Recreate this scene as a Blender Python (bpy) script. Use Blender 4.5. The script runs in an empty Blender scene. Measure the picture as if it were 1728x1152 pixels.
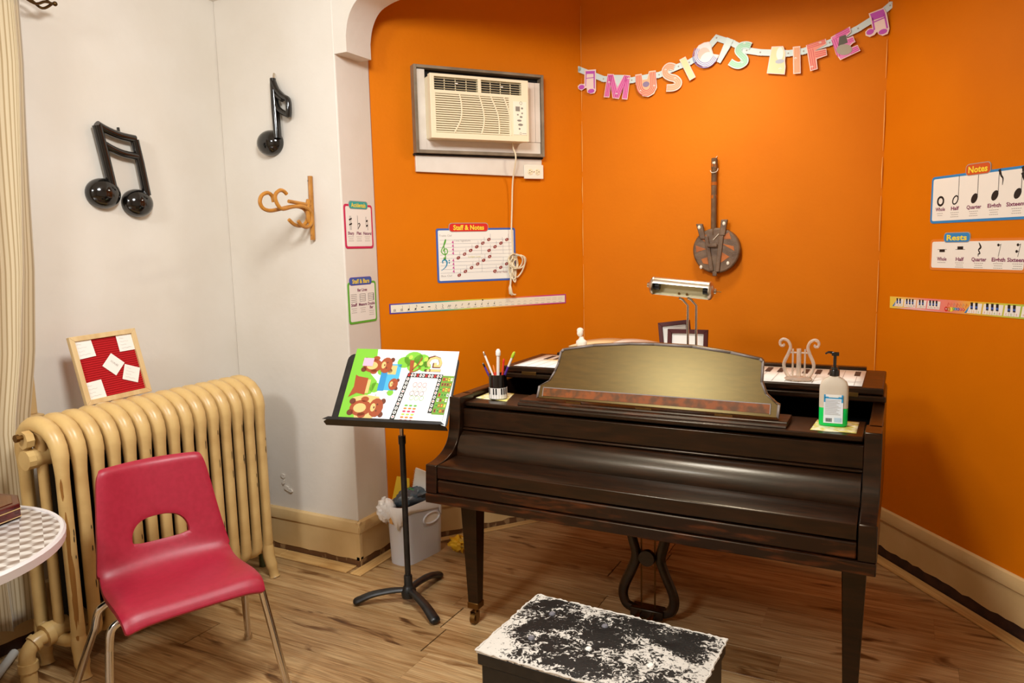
import bpy, bmesh, math, random
from mathutils import Vector, Matrix
random.seed(11)
S = bpy.context.scene
COL = S.collection
PI = math.pi

# ------------------------------------------------------------------ camera
cam_d = bpy.data.cameras.new('camera'); cam = bpy.data.objects.new('camera', cam_d); COL.objects.link(cam)
FPX = 1250.0
cam_d.sensor_width = 36.0; cam_d.lens = FPX / 1728.0 * 36.0; cam_d.clip_start = 0.02; cam_d.clip_end = 60
def cam_matrix(loc, yaw, pitch, roll):
    y, p, r = math.radians(yaw), math.radians(pitch), math.radians(roll)
    fwd = Vector((-math.sin(y) * math.cos(p), math.cos(y) * math.cos(p), -math.sin(p)))
    right = Vector((math.cos(y), math.sin(y), 0)); up = right.cross(fwd)
    r2 = math.cos(r) * right + math.sin(r) * up
    u2 = -math.sin(r) * right + math.cos(r) * up
    m = Matrix((r2, u2, -fwd)).transposed().to_4x4(); m.translation = loc
    return m
cam.matrix_world = cam_matrix(Vector((0, 0, 1.5)), 27.91, 7.211, -1.325)
S.camera = cam

# ------------------------------------------------------------------ world, lights, exposure
w = bpy.data.worlds.new('world'); S.world = w; w.use_nodes = True
w.node_tree.nodes['Background'].inputs[0].default_value = (0.75, 0.85, 1.0, 1)
w.node_tree.nodes['Background'].inputs[1].default_value = 0.8
def area(name, loc, aim, size, power, color):
    l = bpy.data.lights.new(name, 'AREA'); l.shape = 'DISK'; l.size = size; l.energy = power; l.color = color
    o = bpy.data.objects.new(name, l); COL.objects.link(o); o.location = loc
    o.rotation_euler = (Vector(aim) - Vector(loc)).to_track_quat('-Z', 'Y').to_euler(); return o
area('ceiling_lamp', (-1.0, 1.2, 2.72), (-2.1, 2.1, 0.3), 0.55, 36, (0.95, 0.97, 0.97))
area('ceiling_lamp_rear', (-1.68, -0.92, 2.80), (-1.4, 0.9, 0), 0.6, 38, (0.95, 0.97, 0.97))
area('alcove_lamp', (-0.80, 3.24, 2.56), (-0.80, 3.28, 0), 0.24, 8, (1.0, 0.92, 0.74))
S.view_settings.view_transform = 'Standard'; S.view_settings.look = 'None'
S.view_settings.gamma = 1.0; S.view_settings.use_curve_mapping = False
S.view_settings.exposure = 0.43

# ------------------------------------------------------------------ materials
def lin(h):
    if isinstance(h, str):
        h = h.lstrip('#'); h = [int(h[i:i + 2], 16) / 255 for i in (0, 2, 4)]
    return tuple(x / 12.92 if x <= 0.04045 else ((x + 0.055) / 1.055) ** 2.4 for x in h) + (1,)
MATS = {}
def mat(name, col, rough=0.5, metal=0.0, spec=0.5, col2=None, scale=20.0, amt=0.5, stretch=(1, 1, 1), detail=4,
        bump=0.0, bscale=80.0, coat=0.0, sheen=0.0, lo=0.35, hi=0.65, rnd=0.0):
    if name in MATS: return MATS[name]
    m = bpy.data.materials.new(name); m.use_nodes = True; n = m.node_tree.nodes; L = m.node_tree.links
    b = n['Principled BSDF']; b.inputs['Base Color'].default_value = lin(col); b.inputs['Roughness'].default_value = rough
    b.inputs['Metallic'].default_value = metal; b.inputs['Specular IOR Level'].default_value = spec
    b.inputs['Coat Weight'].default_value = coat; b.inputs['Coat Roughness'].default_value = 0.12
    if sheen: b.inputs['Sheen Weight'].default_value = sheen
    tc = n.new('ShaderNodeTexCoord'); vec = tc.outputs['Object']
    if rnd:
        oi = n.new('ShaderNodeObjectInfo'); vm = n.new('ShaderNodeVectorMath'); vm.operation = 'SCALE'; vm.inputs['Scale'].default_value = 37.0
        cmb = n.new('ShaderNodeCombineXYZ'); L.new(oi.outputs['Random'], cmb.inputs[0]); L.new(oi.outputs['Random'], cmb.inputs[1])
        L.new(cmb.outputs[0], vm.inputs[0]); va = n.new('ShaderNodeVectorMath'); L.new(vec, va.inputs[0]); L.new(vm.outputs[0], va.inputs[1]); vec = va.outputs[0]
    mp = n.new('ShaderNodeMapping'); mp.inputs['Scale'].default_value = stretch; L.new(vec, mp.inputs[0])
    if col2:
        t = n.new('ShaderNodeTexNoise'); t.inputs['Scale'].default_value = scale; t.inputs['Detail'].default_value = detail
        L.new(mp.outputs[0], t.inputs['Vector'])
        r = n.new('ShaderNodeValToRGB'); r.color_ramp.elements[0].position = lo; r.color_ramp.elements[1].position = hi
        c1, c2 = lin(col), lin(col2)
        r.color_ramp.elements[0].color = c1
        r.color_ramp.elements[1].color = tuple(a + (d - a) * amt for a, d in zip(c1, c2))
        L.new(t.outputs['Fac'], r.inputs[0]); L.new(r.outputs[0], b.inputs['Base Color'])
    if bump:
        t2 = n.new('ShaderNodeTexNoise'); t2.inputs['Scale'].default_value = bscale; t2.inputs['Detail'].default_value = 3
        L.new(mp.outputs[0], t2.inputs['Vector']); bp = n.new('ShaderNodeBump'); bp.inputs['Strength'].default_value = bump
        bp.inputs['Distance'].default_value = 0.01; L.new(t2.outputs['Fac'], bp.inputs['Height']); L.new(bp.outputs[0], b.inputs['Normal'])
    MATS[name] = m; return m
def nodes(m): return m.node_tree.nodes, m.node_tree.links, m.node_tree.nodes['Principled BSDF']

M_white = mat('white_wall_paint', '#e6dfd4', 0.6, col2='#ddd4c6', scale=2.2, amt=0.8, bump=0.12, bscale=22)
M_orange = mat('orange_wall_paint', '#d97602', 0.55, spec=0.12, col2='#d27002', scale=3.0, amt=0.7, bump=0.06, bscale=60)
M_ceil = mat('ceiling_paint', '#efe9df', 0.8)
M_tan = mat('tan_enamel_paint', '#d8b782', 0.42, col2='#c9a56c', scale=5, amt=0.7, bump=0.08, bscale=30)
M_bare = mat('bare_brown_wood', '#6a4523', 0.7, col2='#a58358', scale=28, amt=0.8, stretch=(1, 1, .4), lo=0.52, hi=0.6)
M_pine = mat('raw_pine_strip', '#d6ae70', 0.55, col2='#b58548', scale=6, amt=0.8, stretch=(1, 12, 12))
M_black = mat('black_gloss_plastic', '#0a0908', 0.12, spec=0.6, coat=0.4)
M_blackmetal = mat('black_enamel_metal', '#121110', 0.38, col2='#2a2724', scale=30, amt=0.6)
M_dark = mat('dark_void', '#070504', 0.8)
M_chrome = mat('chrome', '#d9d4cc', 0.16, metal=1.0)
M_nickel = mat('brushed_nickel', '#d8cdbb', 0.28, metal=1.0, col2='#bfb09a', scale=40, amt=0.7)
M_brass = mat('aged_brass', '#7a5a30', 0.4, metal=1.0)
M_paper = mat('white_paper', '#f3efe6', 0.6)
M_piano = mat('dark_walnut_lacquer', '#190d06', 0.28, spec=0.42, col2='#33190a', scale=7, amt=0.9, stretch=(1.2, 10, 10), coat=0.08, bump=0.03, bscale=40, lo=.4, hi=.8)
M_pianoworn = mat('worn_walnut_edge', '#211007', 0.36, spec=.4, col2='#6a3213', scale=6, amt=0.9, stretch=(1.5, 9, 9), lo=.5, hi=.85)
M_desk = mat('faded_walnut_desk', '#5a3f1e', 0.26, spec=0.7, col2='#49331a', scale=16, amt=0.9, stretch=(1, 5, 5), coat=0.0, lo=.3, hi=.7)
for _m in (M_piano, M_pianoworn): _m.node_tree.nodes['Principled BSDF'].inputs['Specular Tint'].default_value = (1.0, .84, .62, 1)
_b = M_desk.node_tree.nodes['Principled BSDF']; _b.inputs['Specular Tint'].default_value = (1.0, .78, .34, 1)
M_burl = mat('orange_burl_veneer', '#8f4a14', 0.45, spec=.25, col2='#5a3a18', scale=34, amt=0.9, lo=.4, hi=.62)
M_edge = mat('greyed_moulding', '#877b74', 0.4)
M_red = mat('red_shell_plastic', '#a51d35', 0.42, spec=0.5, col2='#97162c', scale=60, amt=0.6, bump=0.05, bscale=500)
M_cream = mat('aged_cream_plastic', '#efe2c0', 0.45)
M_whiteboard = mat('white_painted_board', '#e9e0d4', 0.5, col2='#d6cabb', scale=7, amt=0.7)
M_rattan = mat('bent_rattan', '#c98a35', 0.4, col2='#a86a20', scale=18, amt=0.8)
M_lino = mat('mocha_linoleum', '#43301f', 0.5)

# floor boards: random tone per board, long grain and dark knots
def floor_mat():
    m = bpy.data.materials.new('oak_laminate_boards'); m.use_nodes = True; n, L, b = nodes(m)
    tc = n.new('ShaderNodeTexCoord'); oi = n.new('ShaderNodeObjectInfo')
    sc = n.new('ShaderNodeMath'); sc.operation = 'MULTIPLY'; sc.inputs[1].default_value = 53.0; L.new(oi.outputs['Random'], sc.inputs[0])
    cx = n.new('ShaderNodeCombineXYZ'); L.new(sc.outputs[0], cx.inputs[0]); L.new(sc.outputs[0], cx.inputs[1])
    va = n.new('ShaderNodeVectorMath'); L.new(tc.outputs['Object'], va.inputs[0]); L.new(cx.outputs[0], va.inputs[1])
    def noise(scl, s, det=6, dist=0.0):
        mp = n.new('ShaderNodeMapping'); mp.inputs['Scale'].default_value = scl; L.new(va.outputs[0], mp.inputs[0])
        t = n.new('ShaderNodeTexNoise'); t.inputs['Scale'].default_value = s; t.inputs['Detail'].default_value = det; t.inputs['Distortion'].default_value = dist
        L.new(mp.outputs[0], t.inputs['Vector']); return t.outputs['Fac']
    def ramp(f, stops):
        r = n.new('ShaderNodeValToRGB'); e = r.color_ramp.elements
        e[0].position, e[0].color = stops[0][0], lin(stops[0][1]); e[1].position, e[1].color = stops[-1][0], lin(stops[-1][1])
        for p, c in stops[1:-1]: k = e.new(p); k.color = lin(c)
        L.new(f, r.inputs[0]); return r.outputs[0]
    g = ramp(noise((1, 14, 1), 2.6, 8, 0.6), [(0.28, '#a57e50'), (0.45, '#d0ac7c'), (0.62, '#e3c698'), (0.78, '#c49c68')])
    fine = ramp(noise((1.5, 60, 1), 4.0, 4), [(0.3, '#b9b2a8'), (0.7, '#ffffff')])
    knot = ramp(noise((1, 3.2, 1), 3.2, 3, 0.8), [(0.60, '#ffffff'), (0.68, '#a58c70'), (0.77, '#4c3826')])
    tone = ramp(oi.outputs['Random'], [(0.0, '#d8cbb8'), (0.5, '#efe6d8'), (1.0, '#fffaf2')])
    def mul(a, c):
        x = n.new('ShaderNodeMix'); x.data_type = 'RGBA'; x.blend_type = 'MULTIPLY'; x.inputs[0].default_value = 1.0
        L.new(a, x.inputs[6]); L.new(c, x.inputs[7]); return x.outputs[2]
    L.new(mul(mul(mul(g, fine), knot), tone), b.inputs['Base Color'])
    b.inputs['Roughness'].default_value = 0.42
    bp = n.new('ShaderNodeBump'); bp.inputs['Strength'].default_value = 0.12; bp.inputs['Distance'].default_value = 0.004
    L.new(noise((1.5, 60, 1), 4.0, 4), bp.inputs['Height']); L.new(bp.outputs[0], b.inputs['Normal'])
    return m
M_floor = floor_mat()

# ------------------------------------------------------------------ mesh helpers
class Mb:
    def __init__(s): s.v = []; s.f = []
    def add(s, vs, fs, M=None):
        o = len(s.v)
        for q in vs:
            q = Vector(q); s.v.append(M @ q if M else q)
        s.f += [tuple(i + o for i in f) for f in fs]; return s
    def box(s, x0, x1, y0, y1, z0, z1, M=None):
        vs = [(x, y, z) for z in (z0, z1) for y in (y0, y1) for x in (x0, x1)]
        return s.add(vs, [(0, 2, 3, 1), (4, 5, 7, 6), (0, 1, 5, 4), (2, 6, 7, 3), (0, 4, 6, 2), (1, 3, 7, 5)], M)
    def tube(s, pts, r, n=8, closed=False, M=None, flat=1.0, ref=None, sq=1.0):
        pts = [Vector(p) for p in pts]; N = len(pts)
        rs = r if isinstance(r, (list, tuple)) else [r] * N
        def tan(i):
            if closed: t = pts[(i + 1) % N] - pts[i - 1]
            else: t = pts[min(i + 1, N - 1)] - pts[max(i - 1, 0)]
            return t.normalized() if t.length > 1e-9 else Vector((0, 0, 1))
        t = tan(0); nrm = None
        if ref is not None: nrm = Vector(ref)
        else:
            a = Vector((0, 0, 1)) if abs(t.z) < 0.9 else Vector((1, 0, 0)); nrm = t.cross(a)
        vs = []
        for i in range(N):
            t = tan(i); q = nrm - t * nrm.dot(t)
            if q.length < 1e-6: q = t.orthogonal()
            nrm = q.normalized(); bn = t.cross(nrm)
            for k in range(n):
                a = 2 * PI * k / n; ca, sa = math.cos(a), math.sin(a); ca = math.copysign(abs(ca) ** sq, ca); sa = math.copysign(abs(sa) ** sq, sa); vs.append(pts[i] + nrm * (ca * rs[i]) + bn * (sa * rs[i] * flat))
        fs = []
        for i in range(N if closed else N - 1):
            j = (i + 1) % N
            for k in range(n):
                k2 = (k + 1) % n; fs.append((i * n + k, i * n + k2, j * n + k2, j * n + k))
        if not closed:
            fs.append(tuple(range(n - 1, -1, -1))); fs.append(tuple((N - 1) * n + k for k in range(n)))
        return s.add(vs, fs, M)
    def lathe(s, prof, n=24, M=None, sx=1.0, sy=1.0):
        vs = []; fs = []
        for r, z in prof:
            for k in range(n):
                a = 2 * PI * k / n; vs.append((r * math.cos(a) * sx, r * math.sin(a) * sy, z))
        for i in range(len(prof) - 1):
            for k in range(n):
                k2 = (k + 1) % n; fs.append((i * n + k, i * n + k2, (i + 1) * n + k2, (i + 1) * n + k))
        fs.append(tuple(range(n - 1, -1, -1))); fs.append(tuple((len(prof) - 1) * n + k for k in range(n)))
        return s.add(vs, fs, M)
    def prism(s, poly, a, b, axis='y', M=None):
        # poly in the plane normal to axis; y: (x,z), z: (x,y), x: (y,z)
        def P(p, d): return {'y': (p[0], d, p[1]), 'z': (p[0], p[1], d), 'x': (d, p[0], p[1])}[axis]
        n = len(poly); vs = [P(p, a) for p in poly] + [P(p, b) for p in poly]
        fs = [tuple(range(n)), tuple(range(2 * n - 1, n - 1, -1))]
        fs += [(i, i + n, (i + 1) % n + n, (i + 1) % n) for i in range(n)]
        return s.add(vs, fs, M)
    def grid(s, fn, nu, nv, M=None, closed=False):
        vs = [fn(i / (nu if closed else nu - 1), j / (nv - 1)) for j in range(nv) for i in range(nu)]
        fs = []
        for j in range(nv - 1):
            for i in range(nu if closed else nu - 1):
                i2 = (i + 1) % nu; fs.append((j * nu + i, j * nu + i2, (j + 1) * nu + i2, (j + 1) * nu + i))
        return s.add(vs, fs, M)
    def ball(s, c, rx, ry, rz, n=16, m=10, M=None):
        pr = []
        T = Matrix.Translation(c) @ Matrix.Diagonal((rx, ry, rz, 1))
        for i in range(m + 1):
            a = -PI / 2 + PI * i / m; pr.append((max(math.cos(a), 1e-3), math.sin(a)))
        return s.lathe(pr, n, (M @ T) if M else T)
    def build(s, name, m, parent=None, smooth=40, bevel=0.0, seg=2, loc=None, rz=0.0, sub=0, solid=0.0, fixn=True):
        me = bpy.data.meshes.new(name); me.from_pydata([tuple(q) for q in s.v], [], s.f); me.update()
        if fixn:
            bm = bmesh.new(); bm.from_mesh(me); bmesh.ops.recalc_face_normals(bm, faces=bm.faces); bm.to_mesh(me); bm.free()
        if smooth:
            me.polygons.foreach_set('use_smooth', [True] * len(me.polygons)); me.set_sharp_from_angle(angle=math.radians(smooth))
        me.materials.append(m)
        o = bpy.data.objects.new(name, me); COL.objects.link(o)
        if parent: o.parent = parent
        if loc: o.location = loc
        o.rotation_euler.z = rz
        if solid: k = o.modifiers.new('solid', 'SOLIDIFY'); k.thickness = solid; k.offset = 0
        if bevel: k = o.modifiers.new('bevel', 'BEVEL'); k.width = bevel; k.segments = seg; k.limit_method = 'ANGLE'; k.angle_limit = math.radians(35)
        if sub: k = o.modifiers.new('sub', 'SUBSURF'); k.levels = sub; k.render_levels = sub
        return o
def box(name, m, x0, x1, y0, y1, z0, z1, parent=None, bevel=0.0, **k):
    return Mb().box(x0, x1, y0, y1, z0, z1).build(name, m, parent, bevel=bevel, **k)
def thing(name, label, cat, loc=(0, 0, 0), rz=0.0, group=None):
    o = bpy.data.objects.new(name, None); COL.objects.link(o); o.location = loc; o.rotation_euler = (0, 0, rz)
    o.empty_display_size = 0.05; o['label'] = label; o['category'] = cat
    if group: o['group'] = group
    return o
def tag(o, label, cat, group=None):
    o['label'] = label; o['category'] = cat
    if group: o['group'] = group
    return o
def struct(o): o['kind'] = 'structure'; return o
def smoothpath(pts, k=6, closed=False):
    pts = [Vector(p) for p in pts]; N = len(pts); out = []
    rng = N if closed else N - 1
    for i in range(rng):
        if closed: p0, p1, p2, p3 = pts[i - 1], pts[i], pts[(i + 1) % N], pts[(i + 2) % N]
        else: p0, p1, p2, p3 = pts[max(i - 1, 0)], pts[i], pts[i + 1], pts[min(i + 2, N - 1)]
        for j in range(k):
            t = j / k; out.append(0.5 * ((2 * p1) + (p2 - p0) * t + (2 * p0 - 5 * p1 + 4 * p2 - p3) * t * t + (3 * p1 - p0 - 3 * p2 + p3) * t ** 3))
    if not closed: out.append(pts[-1])
    return out
def rrect(x0, x1, y0, y1, r, k=4):
    out = []
    for cx, cy, a0 in ((x1 - r, y0 + r, -90), (x1 - r, y1 - r, 0), (x0 + r, y1 - r, 90), (x0 + r, y0 + r, 180)):
        for i in range(k + 1):
            a = math.radians(a0 + 90 * i / k); out.append((cx + r * math.cos(a), cy + r * math.sin(a)))
    return out
_tc = {}
def glyphs(txt, shear=0.0, bold=0.0):
    key = (txt, shear, bold)
    if key in _tc: return _tc[key]
    cu = bpy.data.curves.new('t', 'FONT'); cu.body = txt; cu.size = 1.0; cu.resolution_u = 2; cu.offset = bold; cu.shear = shear
    ob = bpy.data.objects.new('t', cu)
    me = bpy.data.meshes.new_from_object(ob)
    vs = [tuple(v.co) for v in me.vertices]; fs = [tuple(p.vertices) for p in me.polygons]
    bpy.data.objects.remove(ob); bpy.data.meshes.remove(me); bpy.data.curves.remove(cu)
    if vs:
        x0 = min(v[0] for v in vs); x1 = max(v[0] for v in vs); y0 = min(v[1] for v in vs); y1 = max(v[1] for v in vs)
    else: x0 = x1 = y0 = y1 = 0
    _tc[key] = (vs, fs, x0, x1, y0, y1); return _tc[key]
class Flat:
    """Printed matter: thin layers in the local x-z plane of a root, stacked towards -y; P maps (u,v) to local (x,z)."""
    def __init__(s, parent, base=0.0, P=None, step=0.00035):
        s.parent, s.base, s.P, s.step = parent, base, P or (lambda u, v: (u, v)), step; s.g = {}
    def mb(s, name, m): return s.g.setdefault((name, m.name), (Mb(), m))[0]
    def poly(s, name, m, pts, layer=1):
        y = -s.base - layer * s.step; q = [s.P(*p) for p in pts]
        area_ = sum(q[i][0] * q[(i + 1) % len(q)][1] - q[(i + 1) % len(q)][0] * q[i][1] for i in range(len(q)))
        if area_ < 0: q = q[::-1]
        s.mb(name, m).add([(a, y, b) for a, b in q], [tuple(range(len(q)))])
    def rect(s, name, m, u0, u1, v0, v1, layer=1): s.poly(name, m, [(u0, v0), (u1, v0), (u1, v1), (u0, v1)], layer)
    def ell(s, name, m, cu, cv, a, b, rot=0.0, layer=1, n=14):
        c, d = math.cos(rot), math.sin(rot)
        s.poly(name, m, [(cu + a * math.cos(t) * c - b * math.sin(t) * d, cv + a * math.cos(t) * d + b * math.sin(t) * c) for t in [2 * PI * i / n for i in range(n)]], layer)
    def ring(s, name, m, cu, cv, a, b, wd, rot=0.0, layer=1, n=16):
        c, d = math.cos(rot), math.sin(rot)
        s.stroke(name, m, [(cu + a * math.cos(t) * c - b * math.sin(t) * d, cv + a * math.cos(t) * d + b * math.sin(t) * c) for t in [2 * PI * i / n for i in range(n + 1)]], wd, layer)
    def stroke(s, name, m, pts, wd, layer=1, smooth=0):
        if smooth:
            if isinstance(wd, (list, tuple)): wd = [wd[i] + (wd[i + 1] - wd[i]) * j / smooth for i in range(len(wd) - 1) for j in range(smooth)] + [wd[-1]]
            pts = [(p.x, p.y) for p in smoothpath([(a, b, 0) for a, b in pts], smooth)]
        y = -s.base - layer * s.step; N = len(pts); vs = []
        for i in range(N):
            a = Vector(pts[max(i - 1, 0)]); b = Vector(pts[min(i + 1, N - 1)]); t = (b - a)
            t = t.normalized() if t.length > 1e-9 else Vector((1, 0)); n = Vector((-t.y, t.x)) * (wd[i] if isinstance(wd, (list, tuple)) else wd) / 2
            for p in (Vector(pts[i]) - n, Vector(pts[i]) + n):
                q = s.P(p.x, p.y); vs.append((q[0], y, q[1]))
        s.mb(name, m).add(vs, [(2 * i, 2 * i + 2, 2 * i + 3, 2 * i + 1) for i in range(N - 1)])
    def text(s, name, m, txt, cu, cv, h, layer=1, width=None, shear=0.0, bold=0.0, rot=0.0, align='c'):
        vs, fs, x0, x1, y0, y1 = glyphs(txt, shear, bold)
        if not vs: return
        k = h / 0.73; kx = k if width is None else width / (x1 - x0)
        ox = (x0 + x1) / 2 if align == 'c' else x0
        y = -s.base - layer * s.step; c, d = math.cos(rot), math.sin(rot); out = []
        for a, b, _ in vs:
            a, b = (a - ox) * kx, b * k; q = s.P(cu + a * c - b * d, cv + a * d + b * c); out.append((q[0], y, q[1]))
        s.mb(name, m).add(out, fs)
    def done(s):
        for (name, _), (mb, m) in s.g.items(): mb.build(name, m, s.parent, smooth=0, fixn=False)['kind'] = 'stuff'
INK = mat('black_ink', '#15110f', 0.6); PURPLE = mat('purple_ink', '#7b2455', 0.6); GREY = mat('grey_ink', '#a9a097', 0.6)
YEL = mat('yellow_ink', '#f6dd3a', 0.55); BLUE = mat('blue_ink', '#2b86c4', 0.55); REDI = mat('red_ink', '#d8241b', 0.55)
ORI = mat('orange_ink', '#e07f2c', 0.55); PINKI = mat('crimson_ink', '#cf2657', 0.55); GRNI = mat('green_ink', '#63b336', 0.55)
NAVY = mat('navy_ink', '#3f62b0', 0.55); TEAL = mat('teal_ink', '#2fa6a0', 0.55); VIOL = mat('violet_ink', '#5b3f9d', 0.55); MAG = mat('magenta_ink', '#c93c94', 0.55)

# ================================================================== THE ROOM
# frames: origin and heading of every wall; local x runs along the wall, -y comes out of it
LWF = (Vector((-2.265, 2.90, 0)), math.atan2(0.93, 0.692))
MWF = (Vector((-1.573, 3.83, 0)), math.atan2(0.05, 1.472))
RWF = (Vector((-0.101, 3.88, 0)), math.atan2(-0.787, 0.617))
JWF = (Vector((-2.265, 0, 0)), PI / 2)
XWF = (Vector((-3.0, 0, 0)), PI / 2)
W2F = (Vector((0, 2.66, 0)), 0.0)
def at_wall(F, u, z, out=0.0):
    d = Vector((math.cos(F[1]), math.sin(F[1]), 0)); n = Vector((math.sin(F[1]), -math.cos(F[1]), 0))
    return F[0] + d * u + n * out + Vector((0, 0, z))
def wall_thing(name, label, cat, F, u, z, group=None): return thing(name, label, cat, at_wall(F, u, z), F[1], group)

H = 2.9
wl = Mb()
for y0, y1, z0, z1 in ((-1.5, 0.30, 0, H), (1.50, 2.90, 0, H), (0.30, 1.50, 0, 0.90), (0.30, 1.50, 2.25, H)): wl.box(-3.15, -3.0, y0, y1, z0, z1)
struct(wl.build('wall_left', M_white, smooth=0))
wbl = struct(box('wall_back_left', M_white, -3.0, -2.265, 2.66, 2.90, 0, H, smooth=0, bevel=0.006))
for i, (x, z, a, b) in enumerate(((-2.735, 0.385, .020, .014), (-2.71, 0.325, .022, .016), (-2.685, 0.315, .016, .012), (-2.73, 0.355, .010, .016))):
    pts = [(x + a * math.cos(t) * random.uniform(.5, 1.1), z + b * math.sin(t) * random.uniform(.5, 1.1)) for t in [k * PI / 5 for k in range(10)]]
    Mb().prism(pts, 2.6545 - .001 * i, 2.6585).build('paint_flake', M_white, wbl, smooth=0)
# arch over the alcove, standing on two small corbels
ar = [(-2.195, 2.435), (-2.180, 2.50), (-2.145, 2.555), (-2.09, 2.585), (-1.97, 2.605), (-1.6, 2.63), (-0.82, 2.65)]
cx = -0.82
poly = [(-2.265, H), (-2.265, 2.367), (-2.195, 2.367)] + [(p.x, p.y) for p in smoothpath([(a, b, 0) for a, b in ar], 4)]
poly += [(2 * cx - a, b) for a, b in poly[::-1][1:]]
struct(Mb().prism(poly, 2.66, 2.83).build('wall_arch', M_white, smooth=30))
def slab(name, a, b, m, th=0.15, over=0.0):
    a, b = Vector(a), Vector(b); d = (b - a).normalized(); n = Vector((-d.y, d.x)) * th
    a -= d * over; b += d * over
    return struct(Mb().prism([(a.x, a.y), (b.x, b.y), (b.x + n.x, b.y + n.y), (a.x + n.x, a.y + n.y)], 0, H, 'z').build(name, m, smooth=0))
J2, C2, C3 = (-2.265, 2.90), (-1.573, 3.83), (-0.101, 3.88)
RE = (0.632, 2.945)
slab('wall_alcove_left', J2, C2, M_orange); slab('wall_alcove_back', C2, C3, M_orange, over=0.1); slab('wall_alcove_right', C3, RE, M_orange)
struct(box('wall_back_right', M_white, 0.625, 1.6, 2.66, 2.95, 0, H, smooth=0))
struct(box('wall_right', M_white, 1.6, 1.75, -1.5, 2.95, 0, H, smooth=0))
struct(box('wall_front', M_white, -3.15, 1.75, -1.65, -1.5, 0, H, smooth=0))
struct(box('ceiling', M_ceil, -3.15, 1.75, -1.65, 4.1, H, H + 0.1, smooth=0))
for nm_, (x, y_) in (('wall_alcove_left', (-1.569, 3.826)), ('wall_alcove_right', (-.106, 3.874))):
    r_ = random.Random(3); mbk = Mb(); z = .25
    while z < 2.7:
        L_ = r_.uniform(.05, .35); mbk.tube([(x, y_, z), (x + r_.uniform(-.001, .001), y_, z + L_ / 2), (x, y_, z + L_)], [.001, r_.uniform(.002, .0035), .001], 5); z += L_ + r_.uniform(.0, .06)
    mbk.build('caulk_bead', mat('pale_orange_caulk', '#eda648', .5), bpy.data.objects[nm_])['kind'] = 'stuff'
# cornice
corn = [(0, 2.71), (-0.02, 2.712), (-0.03, 2.74), (-0.055, 2.78), (-0.085, 2.83), (-0.09, 2.9), (0, 2.9)]
struct(Mb().prism(corn, -3.0, -2.195, 'x', Matrix.Translation((0, 2.66, 0))).build('trim_1', M_white, smooth=30))
struct(Mb().prism([(-a, b) for a, b in corn], -1.5, 2.66, 'x', Matrix.Translation((-3.0, 0, 0)) @ Matrix(((0, 1, 0, 0), (1, 0, 0, 0), (0, 0, 1, 0), (0, 0, 0, 1)))).build('trim_2', M_white, smooth=30))

# floor: boards laid along x, each one its own piece
fl = struct(box('floor', M_lino, -3.15, 1.75, -1.65, 4.1, -0.06, -0.008, smooth=0))
BW = 0.18
def lim(y):
    if y < 2.66: return -3.0, 1.6
    if y < 2.90: return -2.27, 0.64
    t = (y - 2.90) / 0.93; lo = -2.265 + 0.692 * t
    hi = -0.101 + (3.88 - y) * 0.617 / 0.787
    return lo, min(hi, 0.64)
bcache = {}
def board(x0, x1, y0):
    Ln = round(x1 - x0, 2)
    if Ln not in bcache:
        mb = Mb().box(0, Ln, 0.0006, BW - 0.0006, -0.008, 0)
        o = mb.build('plank', M_floor, fl, smooth=0, bevel=0.0008, seg=1); bcache[Ln] = o
    else:
        o = bcache[Ln].copy(); COL.objects.link(o); o.parent = fl
    o.location = (x0, y0, 0); return o
rr = random.Random(4)
y = 1.967 - BW * 20; k = 0
while y < 3.86:
    lo, hi = lim(min(y + BW / 2, 3.84))
    ends = {20: -1.523, 21: -1.555, 22: -1.585, 23: -0.34}.get(k, lo + rr.uniform(0.4, 1.3))
    xs = [lo]; e = ends
    while e - 1.3 > lo + 0.15: e -= 1.3
    while e < hi - 0.12: xs.append(e); e += 1.3
    xs.append(hi)
    for a, b in zip(xs, xs[1:]): board(a, b - 0.0012, y)
    y += BW; k += 1

# baseboards: painted board with a ragged lower edge, bare wood under it and a cap on top
M_bare2 = mat('bare_dark_wood', '#2c140b', 0.7, col2='#4a2a18', scale=20, amt=.7)
def baseboard(name, F, u0, u1, th=0.02, h=0.222, bare=0.036, mb_=None):
    r = random.Random(len(name)); n = max(4, int((u1 - u0) / 0.035))
    pts = [(u1, h - 0.055), (u0, h - 0.055)] + [(u0 + (u1 - u0) * i / n, bare + r.uniform(-0.006, 0.004)) for i in range(n + 1)]
    o = struct(Mb().prism(pts, -th, 0).build(name, M_tan, smooth=0, loc=F[0], rz=F[1]))
    Mb().box(u0, u1, -th + 0.003, 0, 0, bare + 0.012).build('bare_edge', mb_ or M_bare, o, smooth=0)
    Mb().prism([(0, h - 0.055), (-th - 0.006, h - 0.055), (-th - 0.007, h - 0.03), (-th + 0.002, h - 0.006), (-th * 0.4, h), (0, h)], u0, u1, 'x').build('cap_moulding', M_tan, o, smooth=25, bevel=0.002)
    return o
baseboard('baseboard_back_left', W2F, -3.0, -2.243)
baseboard('baseboard_jamb', JWF, 2.638, 2.90)
baseboard('baseboard_alcove_left', LWF, 0.02, 1.15)
baseboard('baseboard_alcove_back', MWF, 0.0, 1.47)
baseboard('baseboard_alcove_right', RWF, 0.0, 1.18, th=0.016, h=0.238, bare=0.054, mb_=M_bare2)
baseboard('baseboard_left', XWF, -1.5, 2.64, bare=0.05, mb_=M_bare2)
tn = [2]
def strip(F, u0, u1, y0, y1):
    tn[0] += 1
    o = Mb().box(u0, u1, -y1, -y0, 0, 0.008).build('trim_%d' % tn[0], M_pine, smooth=0, bevel=0.002, seg=1, loc=F[0], rz=F[1]); struct(o); return o
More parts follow.
